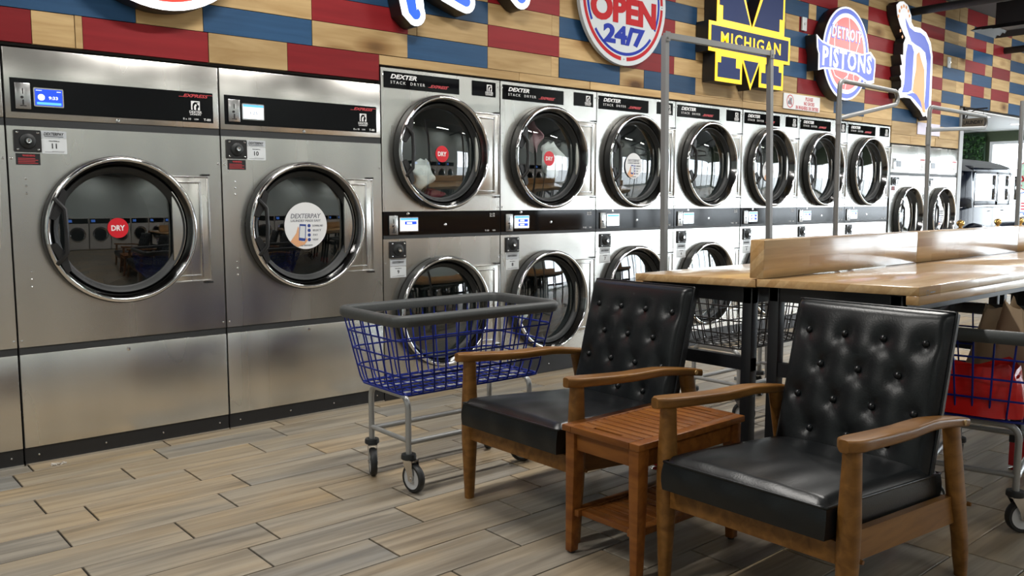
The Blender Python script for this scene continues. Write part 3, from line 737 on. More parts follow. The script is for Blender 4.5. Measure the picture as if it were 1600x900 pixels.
SL = ['steel stack dryer numbered 9 behind the blue wire cart, DRY sticker on upper door', 'steel stack dryer numbered 8 with clothes in both drums and DRY sticker', 'steel stack dryer numbered 7 with round payment sticker on its upper door',
      'steel stack dryer numbered 6 with plain dark upper door, just right of machine 7', 'steel stack dryer behind the right pole of the square rack, payment sticker', 'steel stack dryer just left of the pole of the tall looped rack', 'last stack dryer of the row, next to the lower tumble dryers']
TS2 = [T2 if i == 0 else copy_tree(T2) for i in range(7)]
for t, x, (num, scr, stk), lab in zip(TS2, SX, SI, SL):
    t.location = (x, 0, 0); t.scale = (min(1., ((SX+[6.31])[SX.index(x)+1]-x-.002)/.904), 1, 1); t['label'] = lab; t['group'] = 'double stack dryers along the board wall'
    number_card(t, .049, .161, .744, .809, num)
    screen(ch(t, 'control_panel')[0], .118, .243, 1.022, 1.098, scr)
    Ds = sorted(ch(t, 'door'), key=lambda o: -max(v.co.z for v in o.data.vertices))
    if stk == 'dry': dry_sticker(Ds[0], .43, 1.488, .05)
    if stk == 'pay': pay_sticker(Ds[0], .40, 1.46, .095)
    if num == '7': pay_sticker(Ds[1], .40, .49, .095)
# clothes inside the drums
def cloth(name, label, x, z, w, h, mat, seed, y=.075, cat='laundry'):
    r = random.Random(seed); m = MB(); n, k = 14, 10; vs = []
    ph = [r.uniform(0, 6) for _ in range(6)]
    for j in range(k+1):
        for i in range(n):
            t = 2*PI*i/n; s = math.sin(PI*(j+.4)/(k+.8))**.6
            f = 1+.22*math.sin(3*t+ph[0]+j*.5)+.12*math.sin(5*t+ph[1]-j*.9)
            vs.append((x+w/2*s*f*math.cos(t)+.02*math.sin(j+ph[2]), y+.06*s*f*math.sin(t), z+h*(j/k-.5)+.012*math.sin(2*t+ph[3])))
    fs = [(j*n+i, j*n+(i+1) % n, (j+1)*n+(i+1) % n, (j+1)*n+i) for j in range(k) for i in range(n)]+[tuple(range(n-1, -1, -1)), tuple(k*n+i for i in range(n))]
    o = m.add(vs, fs).build(name, M[mat], None, 70); return tag(o, label, cat, 'laundry in the drums')
cloth('white_shirt', 'white crumpled shirt low in the upper drum of machine 9', .33, 1.36, .15, .18, 'cloth_white', 1)
cloth('red_garment', 'dark red garment at the bottom of the upper drum of machine 9', .47, 1.235, .16, .07, 'cloth_red', 2, .16)
cloth('white_towel', 'white towel tumbling in the upper drum of machine 8', 1.44, 1.48, .17, .24, 'cloth_white', 3)
cloth('pink_garment', 'pink garment flung up high in the upper drum of machine 8', 1.31, 1.64, .09, .20, 'cloth_pink', 4, .12)
cloth('dark_clothing', 'heap of dark clothes in the lower drum of machine 8', 1.43, .44, .36, .34, 'cloth_dark', 5, .13)
cloth('pale_garment', 'pale garment against the lower door glass of machine 8', 1.155, .44, .06, .15, 'cloth_white', 6, .09)

# ------------------------------------------------------------------ armchairs (front faces -x)
def sup(cx, cy, z, rx, ry, n=16, e=3.0):
    out = []
    for i in range(n):
        t = 2*PI*i/n; c, s_ = math.cos(t), math.sin(t)
        out.append(Vector((cx+rx*math.copysign(abs(c)**(2/e), c), cy+ry*math.copysign(abs(s_)**(2/e), s_), z)))
    return out
def interp(tab, z):
    for (a, va), (b, vb) in zip(tab, tab[1:]):
        if z <= b: return va+(vb-va)*(z-a)/(b-a)
    return tab[-1][1]
def tufted(W, Hh, T, buttons, nx=46, nz=44):
    # back cushion: local u across y, v up z, front at -x
    m = MB(); front = []; e = .030
    def surf(y, z):
        a = min(1, (W-abs(y))/e); b_ = min(1, z/e, 1e9); c = min(1, (Hh-z)/e)
        k = 1
        for q in (a, b_, c): k *= math.sqrt(max(0, 1-(1-max(0, q))**2)) if q < 1 else 1
        x = -T/2-.004 - .020*(1-(y/W)**4)*(1-((z-Hh/2)/(Hh/2))**4)
        for by, bz in buttons:
            d = math.hypot((y-by), (z-bz)); x += .009*math.exp(-(d/.018)**2)+.0105*math.exp(-(d/.046)**2)
        # shallow diagonal folds between neighbouring buttons
        for i, (ay, az) in enumerate(buttons):
            for by, bz in buttons[i+1:]:
                L = math.hypot(by-ay, bz-az)
                if L < .15 and abs(az-bz) > .03:
                    t = ((y-ay)*(by-ay)+(z-az)*(bz-az))/L/L
                    if 0 < t < 1:
                        dd = abs((y-ay)*(bz-az)-(z-az)*(by-ay))/L
                        x += .0030*math.exp(-(dd/.020)**2)*math.sin(PI*t)**.4
        return x*k + (-T/2+.03)*(1-k)*.9
    g = [[Vector((surf(-W+2*W*i/nx, Hh*j/nz), -W+2*W*i/nx, Hh*j/nz)) for i in range(nx+1)] for j in range(nz+1)]
    vs = [p for row in g for p in row]; n = nx+1
    fs = [(j*n+i, j*n+i+1, (j+1)*n+i+1, (j+1)*n+i) for j in range(nz) for i in range(nx)]
    m.add(vs, fs)
    rim = [(-W+2*W*i/nx, 0) for i in range(nx+1)]+[(W, Hh*j/nz) for j in range(1, nz+1)]+[(W-2*W*i/nx, Hh) for i in range(1, nx+1)]+[(-W, Hh-Hh*j/nz) for j in range(1, nz)]
    fr = [Vector((surf(*p), p[0], p[1])) for p in rim]; k = len(rim)
    bk = [Vector((T/2, p[0]*.992, p[1])) for p in rim]
    m.add(fr+bk, [(i, (i+1) % k, (i+1) % k+k, i+k) for i in range(k)]+[tuple(range(k, 2*k))])
    rimline = [Vector((-T/2+.028, p[0]*1.004, min(max(p[1], -.001), Hh+.001))) for p in rim]
    return m, surf, rimline
def make_chair(name, label, loc, rz, group):
    t = thing(name, label, 'armchair', loc, rz, group)
    for s in (-1, 1):
        # front leg
        RX = [(0, .0185), (.10, .023), (.25, .030), (.36, .031), (.50, .026), (.585, .0235)]
        rings = [sup(-.345+.004*(z/.58), s*.303, z, interp(RX, z), interp(RX, z)*.93, 16, 2.8) for z in (0, .004, .08, .16, .24, .30, .36, .43, .50, .57)]
        MB().loft(rings).build('leg', M['chair_wood'], t, 50)
        # rear leg, splayed backwards
        CX = [(0, .412), (.14, .385), (.28, .340), (.36, .318), (.56, .262)]; RW = [(0, .0185), (.14, .030), (.27, .040), (.36, .037), (.56, .030)]
        rings = [sup(interp(CX, z), s*.303, z, interp(RW, z), .0175+.004*(z > .05), 16, 3.2) for z in (0, .004, .07, .14, .21, .27, .33, .40, .47, .535)]
        MB().loft(rings).build('leg', M['chair_wood'], t, 50)
        # armrest: paddle shape with a dip
        rings = []
        for i in range(25):
            q = i/24; x = -.402+.742*q
            wv = (.036 if q < .5 else .036-.012*(q-.5)/.5)
            if q < .07: wv *= math.sqrt(1-((.07-q)/.07)**2*.86)
            zt = .602-.004*q-.060*q**1.6-.008*math.sin(PI*min(1, q*1.5))+(.005*math.sin(PI*max(0, (q-.45)/.55)) if q > .45 else 0)
            th = .034-.006*q
            yc = s*(.309-.006*math.sin(PI*q))
            ring = []
            for a, b in rrect(yc-wv, yc+wv, zt-th, zt, min(.009, wv*.6), 3): ring.append(Vector((x, a, b)))
            rings.append(ring)
        ar = MB().loft(rings).build('armrest', M['chair_wood'], t, 45)
        MB().cyl((.296, s*(.309+.0235), .532), (.296, s*(.309+.0285), .532), .0085, n=12).build('plug', M['brass'] if False else M['natural'], ar, 40)
        # side rail sloping to the back
        sr = MB(); sr.loft([[Vector((x, s*.292+d, z)) for d, z in ((-.012, zb), (.012, zb), (.012, zt), (-.012, zt))] for x, zb, zt in ((-.33, .250, .334), (.335, .196, .286))])
        sr = sr.build('side_rail', M['chair_wood'], t, 0)
        MB().cyl((-.322, s*.325, .262), (-.322, s*.336, .262), .008, .006, 12).cyl((.392, s*.319, .248), (.392, s*.330, .248), .008, .006, 12).build('bolt_cap', M['chair_wood'], sr, 40)
    MB().box(-.358, -.330, -.28, .28, .248, .312, .003).build('front_rail', M['chair_wood'], t, 40)
    MB().box(.318, .342, -.28, .28, .205, .275, .003).build('back_rail', M['chair_wood'], t, 40)
    # seat cushion, tilted to the back
    L, W, Hc = .70, .269, .098
    nx, ny = 36, 30; cu = MB(); r2 = random.Random(hash(name) % 7+3)
    def top(u, v):   # u along 0..1 front to back, v -1..1
        e = .035
        k = 1
        for q in (u/e/.9, (1-u)/e/.9, (1-abs(v))/(e*1.3)):
            if q < 1: k *= math.sqrt(max(0, 1-(1-max(q, 0))**2))
        z = .006+.022*(1-(2*u-1)**4)*(1-v**4)
        z += .0018*math.sin(9*u+3*v)*math.exp(-((u-.35)/.3)**2)*(1-v*v)+.0014*math.sin(14*v+6*u)*math.exp(-((u-.2)/.2)**2)
        z += .005*math.exp(-((u-.55-.12*v-.10*v*v)/.035)**2)*(1-v*v) - .006*math.exp(-((u-.62)/.16)**2-(v/.5)**2)
        z += .004*math.exp(-((u-.48-.25*v)/.028)**2)*math.exp(-(v/.45)**2)
        return z*k-.012*(1-k)
    g = [Vector((u*L, v*W, Hc+top(u, v))) for u in [i/nx for i in range(nx+1)] for v in [-1+2*j/ny for j in range(ny+1)]]
    n = ny+1
    cu.add(g, [(i*n+j, (i+1)*n+j, (i+1)*n+j+1, i*n+j+1) for i in range(nx) for j in range(ny)])
    border = [(0, -1+2*j/ny) for j in range(ny+1)]+[(i/nx, 1) for i in range(1, nx+1)]+[(1, 1-2*j/ny) for j in range(1, ny+1)]+[(1-i/nx, -1) for i in range(1, nx)]
    def side(u, v, k):   # k 0 top..1 bottom
        b = .006*math.sin(PI*k)
        x, y = u*L, v*W
        if u == 0: x -= b+.003*math.sin(11*v)*math.sin(PI*k)
        if u == 1: x += b
        if abs(v) == 1: y += b*v
        z = (Hc+top(u, v))*(1-k)
        return Vector((x, y, z))
    kk = len(border); lev = [0, .12, .3, .5, .7, .88, 1]
    cu.add([side(u, v, k) for k in lev for u, v in border], [(a*kk+i, a*kk+(i+1) % kk, (a+1)*kk+(i+1) % kk, (a+1)*kk+i) for a in range(len(lev)-1) for i in range(kk)]+[tuple((len(lev)-1)*kk+i for i in range(kk))])
    rot = Matrix.Rotation(R(4.4), 4, 'Y'); base = Vector((-.407, 0, .322))
    cu.v = [tuple(base+rot @ Vector(p)) for p in cu.v]
    so = cu.build('seat_cushion', M['black_leather'], t, 60)
    pp = MB().tube([base+rot @ (side(u, v, 0)+Vector((0, 0, .001))) for u, v in border], .0045, 6, True).build('piping', M['black_leather'], so, 80)
    # backrest
    Wb, Hb, Tb = .268, .56, .062
    bt = []
    for zz, k in ((.448, 4), (.335, 3), (.222, 4), (.112, 3)):
        for i in range(k): bt.append(((i-(k-1)/2)*.134, zz))
    m, surf, rim = tufted(Wb, Hb, Tb, bt)
    rotb = Matrix.Rotation(R(15.5), 4, 'Y'); bb = Vector((.215, 0, .318))
    tr = lambda p: bb+rotb @ Vector(p)
    m.v = [tuple(tr(p)) for p in m.v]
    bo = m.build('backrest', M['black_leather'], t, 70)
    MB().tube([tr(p) for p in rim], .0042, 6, True).build('piping', M['black_leather'], bo, 80)
    for y, z in bt:
        x = surf(y, z); b = MB().lathe([(.0005, -.012), (.007, -.0105), (.0118, -.005), (.0125, 0), (.010, .005)], 0, 0, 14)
        b.v = [tuple(tr((x-.002+p[1], y+p[0], z+p[2]))) for p in b.v]
        b.build('button', M['black_leather'], bo, 80)
    return t
make_chair('armchair', 'black tufted armchair between the blue wire cart and the slatted side table', (-.300, -1.945, 0), 0, 'black leather armchairs with wooden arms')
make_chair('armchair', 'black tufted armchair standing nearest, at the open side of the slatted side table', (-.300, -2.955, 0), 0, 'black leather armchairs with wooden arms')

# ------------------------------------------------------------------ slatted side table
t = thing('side_table', 'low reddish wooden side table with slatted top between the two armchairs', 'side table', (-.455, -2.447, 0))
tx, ty, zt = .285, .172, .452
tp = MB().box(-tx, tx, -ty, -ty+.042, zt-.022, zt, .003).build('top_rail', M['side_wood'], t, 40)
tp = MB().box(-tx, tx, ty-.042, ty, zt-.022, zt, .003).build('top_rail', M['side_wood'], t, 40)
for s in (-1, 1):
    e = MB(); xa, xb = s*tx, s*(tx-.075)
    y0, y1 = -ty+.0425, ty-.0425
    hs = s*(tx-.045)
    e.box(xa, hs+s*.007, y0, y1, zt-.022, zt, .002).box(hs-s*.007, xb, y0, y1, zt-.022, zt, .002).box(hs-s*.0075, hs+s*.0075, y0, -.062, zt-.022, zt).box(hs-s*.0075, hs+s*.0075, .062, y1, zt-.022, zt)
    e.build('end_board', M['side_wood'], t, 40)
ns = 10; x0, x1 = -tx+.079, tx-.079; pw = (x1-x0)/ns
for i in range(ns):
    MB().box(x0+pw*i+.003, x0+pw*(i+1)-.003, -ty+.043, ty-.043, zt-.020, zt-.001, .002).build('slat', M['side_wood'], t, 40)
for sx in (-1, 1):
    for sy in (-1, 1):
        rg = []
        for z, w, o in ((.008, .018, .014), (.30, .025, 0), (zt-.022, .026, 0)):
            cx, cy = sx*(tx-.034+o*.5), sy*(ty-.030+o*.3)
            rg.append([Vector((cx+a, cy+b, z)) for a, b in rrect(-w, w, -w*.8, w*.8, .004, 2)])
        lg = MB().loft(rg).build('leg', M['side_wood'], t, 40)
        MB().cyl((sx*(tx-.027), sy*(ty-.027), 0), (sx*(tx-.027), sy*(ty-.027), .009), .012, n=12).build('glide', M['black_plastic'], lg, 40)
for s in (-1, 1):
    MB().box(-tx+.06, tx-.06, s*(ty-.028)-.009, s*(ty-.028)+.009, zt-.085, zt-.022).build('apron', M['side_wood'], t, 0)
    MB().box(s*(tx-.032)-.009, s*(tx-.032)+.009, -ty+.05, ty-.05, zt-.085, zt-.022).build('apron', M['side_wood'], t, 0)
    MB().box(-tx+.02, tx-.02, s*(ty-.045)-.018, s*(ty-.045)+.018, .135, .158, .002).build('shelf_rail', M['side_wood'], t, 40)
    MB().box(s*(tx-.055)-.02, s*(tx-.055)+.02, -ty+.064, ty-.064, .137, .157, .002).build('shelf_rail', M['side_wood'], t, 40)
for i in range(9):
    w = (2*tx-.154)/9; xx = -tx+.077+w*i
    MB().box(xx+.003, xx+w-.003, -ty+.064, ty-.064, .138, .155, .002).build('shelf_slat', M['side_wood'], t, 40)

# ------------------------------------------------------------------ wire laundry carts
def bend(pts, r, n=5):
    out = [Vector(pts[0])]
    for a, b, c in zip(pts, pts[1:], pts[2:]):
        a, b, c = Vector(a), Vector(b), Vector(c); d1 = (a-b).normalized(); d2 = (c-b).normalized()
        p, q = b+d1*r, b+d2*r
        for i in range(n+1):
            k = i/n; out.append(p*(1-k)**2+b*2*k*(1-k)+q*k*k)
    out.append(Vector(pts[-1])); return out
def make_cart(name, label, wire, loc, rz, group, casters=(0, 0, 0, 0)):
    t = thing(name, label, 'laundry cart', loc, rz, group)
    zb, zr = .415, .725
    a0, b0, a1, b1 = .365, .192, .430, .240     # half sizes at the bottom and at the rim
    def half(z): k = (z-zb)/(zr-zb); return a0+(a1-a0)*k, b0+(b1-b0)*k
    def rr(z, r=.05, n=4, grow=0.):
        a, b = half(z); return [Vector((x, y, z)) for x, y in rrect(-a-grow, a+grow, -b-grow, b+grow, r, n)]
    w = MB(); rw = .0036
    for z in (zb, zb+.078, zb+.155, zb+.232): w.tube(rr(z), rw*1.15, 6, True)
    nl, nw = 12, 6
    for i in range(nl+1):
        f = -1+2*(i+.5)/(nl+1)
        for s in (-1, 1):
            w.tube([(f*a0, s*(b0-.018), zb-.003), (f*a0, s*(b0-.003), zb+.006), (f*half(zb+.03)[0], s*half(zb+.03)[1], zb+.03), (f*a1, s*b1, zr)], rw, 6)
    for i in range(nw+1):
        f = -1+2*(i+.5)/(nw+1)
        for s in (-1, 1):
            w.tube([(s*(a0-.018), f*b0, zb-.003), (s*(a0-.003), f*b0, zb+.006), (s*half(zb+.03)[0], f*half(zb+.03)[1], zb+.03), (s*a1, f*b1, zr)], rw, 6)
    o = w.build('side_wires', M[wire], t, 60); o['kind'] = 'stuff'
    w = MB()
    for i in range(nl+1): f = -1+2*(i+.5)/(nl+1); w.tube([(f*a0, -b0+.018, zb-.003), (f*a0, b0-.018, zb-.003)], rw, 6)
    for i in range(nw+1): f = -1+2*(i+.5)/(nw+1); w.tube([(-a0+.018, f*b0, zb+.002), (a0-.018, f*b0, zb+.002)], rw, 6)
    o = w.build('bottom_wires', M[wire], t, 60); o['kind'] = 'stuff'
    # soft bumper round the rim
    pa = [(x, y) for x, y in rrect(-a1, a1, -b1, b1, .06, 6)]
    sec = [(-.014, -.020), (.012, -.024), (.020, -.010), (.020, .012), (.010, .022), (-.008, .022), (-.017, .010)]
    rings = []
    k = len(pa)
    for i, p in enumerate(pa):
        d = (Vector(pa[(i+1) % k])-Vector(pa[i-1])).normalized(); nrm = Vector((d.y, -d.x))
        rings.append([Vector((p[0]+nrm.x*u, p[1]+nrm.y*u, zr+.005+v)) for u, v in sec])
    rings.append(rings[0]); MB().loft(rings, False).build('bumper', M['grey_rubber'], t, 60)
    # tube frame: two U-shaped ends and rails
    xp, yp, rt = .33, .150, .0125
    for s in (-1, 1):
        f = MB().tube(bend([(s*xp, -yp, .145), (s*xp, -yp, .398), (s*xp, yp, .398), (s*xp, yp, .145)], .055), rt, 10).build('end_frame', M['grey_tube'], t, 60)
        MB().tube([(s*xp, -yp, .212), (s*xp, yp, .212)], rt*.85, 10).build('cross_bar', M['grey_tube'], f, 60)
        MB().tube([(-xp, s*yp, .205), (xp, s*yp, .205)], rt*.95, 10).build('long_bar', M['grey_tube'], t, 60)
        MB().tube([(-xp+.02, s*yp*.55, .398), (xp-.02, s*yp*.55, .398)], rt*.7, 8).build('basket_support', M['grey_tube'], t, 60)
    ci = 0
    for sx in (-1, 1):
        for sy in (-1, 1):
            c = MB().lathez([(.0005, .158), (.030, .158), (.032, .150), (.032, .140), (.028, .136), (.0005, .136)], sx*xp, sy*yp, 0, 20).build('caster', M['rubber'], t, 40)
            an = casters[ci]; ci += 1
            d = Vector((math.cos(an), math.sin(an), 0)); sd = Vector((-d.y, d.x, 0)); ctr = Vector((sx*xp, sy*yp, .062))+d*.030
            f = MB()
            for s in (-1, 1):
                P = [Vector((sx*xp, sy*yp, .136))+d*-.022, Vector((sx*xp, sy*yp, .136))+d*.040, ctr+d*.016+Vector((0, 0, .012)), ctr+d*.012-Vector((0, 0, .014)), ctr-d*.012-Vector((0, 0, .012)), ctr-d*.020+Vector((0, 0, .02))]
                f.add([p+sd*s*.017 for p in P]+[p+sd*s*.020 for p in P], [tuple(range(6)), tuple(range(11, 5, -1))]+[(i, i+6, (i+1) % 6+6, (i+1) % 6) for i in range(6)])
            q = Vector((sx*xp, sy*yp, 0)); top = [q+d*a+sd*b for a, b in ((-.024, -.020), (.042, -.020), (.042, .020), (-.024, .020))]
            f.add([p+Vector((0, 0, .134)) for p in top]+[p+Vector((0, 0, .138)) for p in top], [(0, 3, 2, 1), (4, 5, 6, 7), (0, 1, 5, 4), (1, 2, 6, 5), (2, 3, 7, 6), (3, 0, 4, 7)])
            f.cyl(ctr-sd*.022, ctr+sd*.022, .007, n=10)
            f.build('fork', M['dull_chrome'], c, 40)
            rg = []
            def wheel(prof, nm, mt):
                m = MB(); vs = []; n = 28
                for rad, h in prof:
                    for i in range(n):
                        a = 2*PI*i/n; vs.append(ctr+d*rad*math.cos(a)+Vector((0, 0, rad*math.sin(a)))+sd*h)
                m.add(vs, [(j*n+i, j*n+(i+1) % n, (j+1)*n+(i+1) % n, (j+1)*n+i) for j in range(len(prof)-1) for i in range(n)])
                m.build(nm, mt, c, 40)
            wheel([(.046, -.014), (.056, -.0145), (.061, -.009), (.062, 0), (.061, .009), (.056, .0145), (.046, .014)], 'tyre', M['rubber'])
            wheel([(.001, -.008), (.014, -.013), (.018, -.009), (.038, -.009), (.047, -.0125), (.047, .0125), (.038, .009), (.018, .009), (.014, .013), (.001, .008)], 'wheel', M['wheel_core'])
    return t
make_cart('laundry_cart', 'blue wire laundry cart with grey bumper standing empty before the dryers', 'blue_wire', (-.452, -1.272, 0), R(-1.5), 'wire laundry carts', (-1.45, -2.0, 2.6, -2.4))
make_cart('laundry_cart', 'blue wire laundry cart loaded with paper and red bags beside the folding table', 'blue_wire', (.925, -3.02, 0), R(12), 'wire laundry carts', (-.9, -.6, .5, .3))
make_cart('laundry_cart', 'black wire laundry cart seen through the folding table legs, under the square rack', 'black_wire', (1.50, -1.535, 0), 0, 'wire laundry carts', (-.9, 2.4, .5, .3))
# bags in the loaded cart
def bag(name, label, loc, sx, sy, h, mat, seed, rz=0., lean=0.):
    r = random.Random(seed); m = MB(); n, k = 28, 12; vs = []; ph = [r.uniform(0, 6) for _ in range(8)]
    for j in range(k+1):
        q = j/k
        prof = (1-.10*q-.25*max(0, q-.75)) if mat == 'bag_red' else (1-.05*q)
        flat = 1 if mat == 'bag_red' else (1-.55*q)
        for i in range(n):
            t = 2*PI*i/n; c, s_ = math.cos(t), math.sin(t); e = 2/4.5
            f = 1+.035*math.sin(4*t+ph[0]+3*q)+.03*math.sin(7*t+ph[1]-5*q)+.02*math.sin(11*t+ph[2]+8*q)
            vs.append((sx*prof*f*math.copysign(abs(c)**e, c)+lean*q, sy*prof*f*flat*math.copysign(abs(s_)**e, s_), h*q+(.02*math.sin(3*t+ph[3])+.012*math.sin(6*t+ph[4]))*(q > .9)))
    fs = [(j*n+i, j*n+(i+1) % n, (j+1)*n+(i+1) % n, (j+1)*n+i) for j in range(k) for i in range(n)]+[tuple(range(n-1, -1, -1))]
    if mat == 'bag_red': fs.append(tuple(k*n+i for i in range(n)))
    m.add(vs, fs); m.fix = False
    o = m.build(name, M[mat], None, 60); o.location = loc; o.rotation_euler = (0, 0, rz); return tag(o, label, 'bag', 'bags in the loaded cart')
bag('plastic_bag', 'shiny red plastic bag at the bottom of the loaded blue cart', (.655, -3.06, .424), .105, .175, .175, 'bag_red', 3, R(12))
bag('paper_bag', 'tall brown paper bag standing behind the red bag in the loaded cart', (.89, -3.125, .424), .08, .10, .385, 'bag_paper', 5, R(5), -.02)
bag('paper_bag', 'brown paper bag with folded top at the table side of the loaded cart', (1.12, -2.98, .424), .085, .14, .33, 'bag_paper', 9, R(20), .03)
bag('plastic_bag', 'second red plastic bag standing upright between the brown paper bags', (.80, -3.09, .600), .035, .05, .14, 'bag_red', 11, R(30)) if False else None

# ------------------------------------------------------------------ folding tables with divider board
def folding_table(label, x0, x1, y0, y1, zt, near, group, bottom=True):
    t = thing('folding_table', label, 'table', ((x0+x1)/2, (y0+y1)/2, 0), 0, group)
    ox, oy = (x0+x1)/2, (y0+y1)/2
    X0, X1, Y0, Y1 = x0-ox, x1-ox, y0-oy, y1-oy
    th = .031
    MB().box(X0+.001, X1-.001, Y0+.001, Y1-.001, zt-th, zt, .0025).build('tabletop', M['butcher'], t, 40)
    # doubled edge board along the outer long side
    ye = (Y0, Y0+.045) if near else (Y1-.045, Y1)
    MB().box(X0+.001, X1-.001, ye[0]+.001, ye[1], zt-th-.032, zt-th, .0025).build('edge_board', M['butcher'], t, 40)
    b = .045
    fx0, fx1 = X0+.035, X1-.035
    fy0, fy1 = Y0+.07, Y1-.035
    if not near: fy0, fy1 = Y0+.035, Y1-.07
    for x in (fx0, fx1):
        for y in (fy0, fy1):
            xx = x if x < 0 else x-b; yy = y if y < 0 else y-b
            lg = MB().box(xx, xx+b, yy, yy+b, .13, zt-th, .002).build('leg', M['black_steel'], t, 40)
            MB().box(xx+.002, xx+b-.002, yy+.002, yy+b-.002, .024, .132, .002).build('leg_sleeve', M['leg_red'], lg, 40)['label'] = 'red lower end of a leg'
            MB().lathez([(.0005, 0), (.024, 0), (.025, .006), (.012, .012), (.007, .014), (.007, .03)], xx+b/2, yy+b/2, 0, 18).build('levelling_foot', M['chrome'], lg, 40)
    for x in (fx0+.005, fx1-.04): MB().box(x, x+.035, fy0, fy1, zt-th-.062, zt-th-.001).build('apron', M['black_steel'], t, 0)
    for y in (fy0+.005, fy1-.04): MB().box(fx0, fx1, y, y+.035, zt-th-.062, zt-th-.001).build('apron', M['black_steel'], t, 0)
    for x in (fx0+.005, fx1-.04): MB().box(x, x+.035, fy0, fy1, .525, .578).build('cross_rail', M['black_steel'], t, 0)
    MB().box(fx0, fx1, (fy0 if near else fy1-.035)+0, (fy0+.035 if near else fy1), .20, .235).build('stretcher', M['black_steel'], t, 0) if False else None
    return t
xs = [.16, 1.488, 2.815, 4.142]
FT = []
for i in range(3):
    nm = ('end', 'middle', 'far')[i]
    FT.append(folding_table('butcher block folding table behind the nearest armchair, bags cart under its edge' if i == 0 else 'butcher block folding table on the side of the loaded cart, %s of its row' % nm, xs[i], xs[i+1], -3.06, -2.432, .912, True, 'butcher block folding tables'))
    FT.append(folding_table('butcher block folding table on the dryer side, behind the first armchair' if i == 0 else 'butcher block folding table on the dryer side of the divider, %s of its row' % nm, xs[i], xs[i+1], -2.428, -1.812, .893, False, 'butcher block folding tables'))
# the tables stand a little out of level across the row, as the photograph shows them
for t in FT:
    for c in [q for q in bpy.data.objects if q.parent == t and q.name.split('.')[0] in ('tabletop', 'edge_board')]:
        c.rotation_euler = (R(-1.45), 0, 0); a = .9; c.location = (0, -a*math.sin(R(1.45)), a*(1-math.cos(R(1.45))))
for i in range(3):
    d = MB().box(xs[i]+.001, xs[i+1]-.001, -2.462, -2.400, .9058, 1.056, .003).build('divider_board', M['butcher'], None, 40)
    tag(d, ['thick upright wooden divider board on the nearest folding tables, end grain showing', 'thick upright wooden divider board, second along the table row', 'thick upright wooden divider board at the far end of the table row'][i], 'divider', 'divider boards along the folding tables')
lg = MB()
for i in range(18): 
    a, b2 = 2*PI*i/18, 2*PI*(i+1)/18
    lg.add([(.225+.010*math.cos(a), -3.0602, .897+.010*math.sin(a)), (.225+.010*math.cos(b2), -3.0602, .897+.010*math.sin(b2)), (.225+.008*math.cos(b2), -3.0602, .897+.008*math.sin(b2)), (.225+.008*math.cos(a), -3.0602, .897+.008*math.sin(a))], [(0, 1, 2, 3)])
lg.box(.245, .285, -3.0604, -3.0600, .895, .899)
lg.v = [(x-FT[0].location.x, y-FT[0].location.y, z) for x, y, z in lg.v]
lg.build('maker_mark', M['ink_grey'], FT[0], 0)

# ------------------------------------------------------------------ clothes racks rising from carts
rk = thing('clothes_rack', 'square grey steel garment rack with two posts before the yellow letter sign', 'rack', (1.36, -1.25, 0))
def sq(mb, p0, p1, w=.0155):
    p0, p1 = Vector(p0), Vector(p1); d = (p1-p0).normalized(); a = Vector((0, 1, 0)); b = d.cross(a).normalized()
    return mb.add([p+a*i*w+b*j*w for p in (p0, p1) for i, j in ((-1, -1), (1, -1), (1, 1), (-1, 1))], [(0, 3, 2, 1), (4, 5, 6, 7), (0, 1, 5, 4), (1, 2, 6, 5), (2, 3, 7, 6), (3, 0, 4, 7)])
ry = -.0
XA, XB, ZT = 1.07-1.36, 2.11-1.36, 2.10
sq(MB(), (XA+.0, ry, .02), (XA-.04, ry, ZT)).build('post', M['rack_tube'], rk, 0)
sq(MB(), (XB+.035, ry, .02), (XB-.06, ry, ZT+.02)).build('post', M['rack_tube'], rk, 0)
tb = sq(MB(), (XA-.04, ry, ZT), (XB-.06, ry, ZT+.015)).build('hanging_bar', M['rack_tube'], rk, 0)
for x, z in ((XA-.038, ZT), (XB-.06, ZT+.015)):
    MB().box(x-.02, x+.02, ry-.019, ry-.0156, z-.03, z+.02).cyl((x, ry-.0185, z-.012), (x, ry-.025, z-.012), .007, n=10).build('bracket', M['rack_tube'], tb, 0)
for x in (XA, XB+.035): MB().box(x-.03, x+.03, ry-.03, ry+.24, .0, .022).build('foot', M['rack_tube'], rk, 0)
def loop_rack(label, x, y, zt, L, drop, rz, lean=0.):
    t = thing('clothes_rack', label, 'rack', (x, y, 0), rz, 'looped garment racks beyond the divider')
    MB().tube([(0, 0, .0), (lean*.5, 0, zt*.5), (lean, 0, zt-.16)], .0165, 10).build('post', M['rack_tube'], t, 60)
    MB().tube(bend([(lean, 0, zt-.18), (lean, 0, zt), (lean+L*.6, 0, zt-.004)], .045, 6)+[(lean+L-.02+.045*math.sin(a*PI/8), 0, zt-.055+.047*math.cos(a*PI/8)) for a in range(9)]+[(lean+.01, 0, zt-drop)], .0155, 10).build('hanging_loop', M['rack_tube'], t, 60)
    MB().cyl((lean, 0, zt-.28), (lean, 0, zt-.15), .019, n=12).build('collar', M['rack_tube'], t, 40)
    MB().box(-.28, .28, -.02, .02, 0, .03, .004).box(-.02, .02, -.26, .26, 0, .029, .004).build('base', M['rack_tube'], t, 40)
    return t
loop_rack('looped grey garment rack in front of the round ball sign', 2.58, -1.45, 1.975, .78, .24, 0, -.03)
loop_rack('looped grey garment rack beyond the first one, below the letter D sign', 3.93, -1.45, 1.90, 1.05, .17, 0, -.05)
t = thing('clothes_rack', 'grey garment rack post cut off by the picture edge, before the car windows', 'rack', (5.82, -1.45, 0), 0, 'looped garment racks beyond the divider')
MB().tube([(0, 0, 0), (-.085, 0, 2.08)], .019, 10).build('post', M['rack_tube'], t, 60)
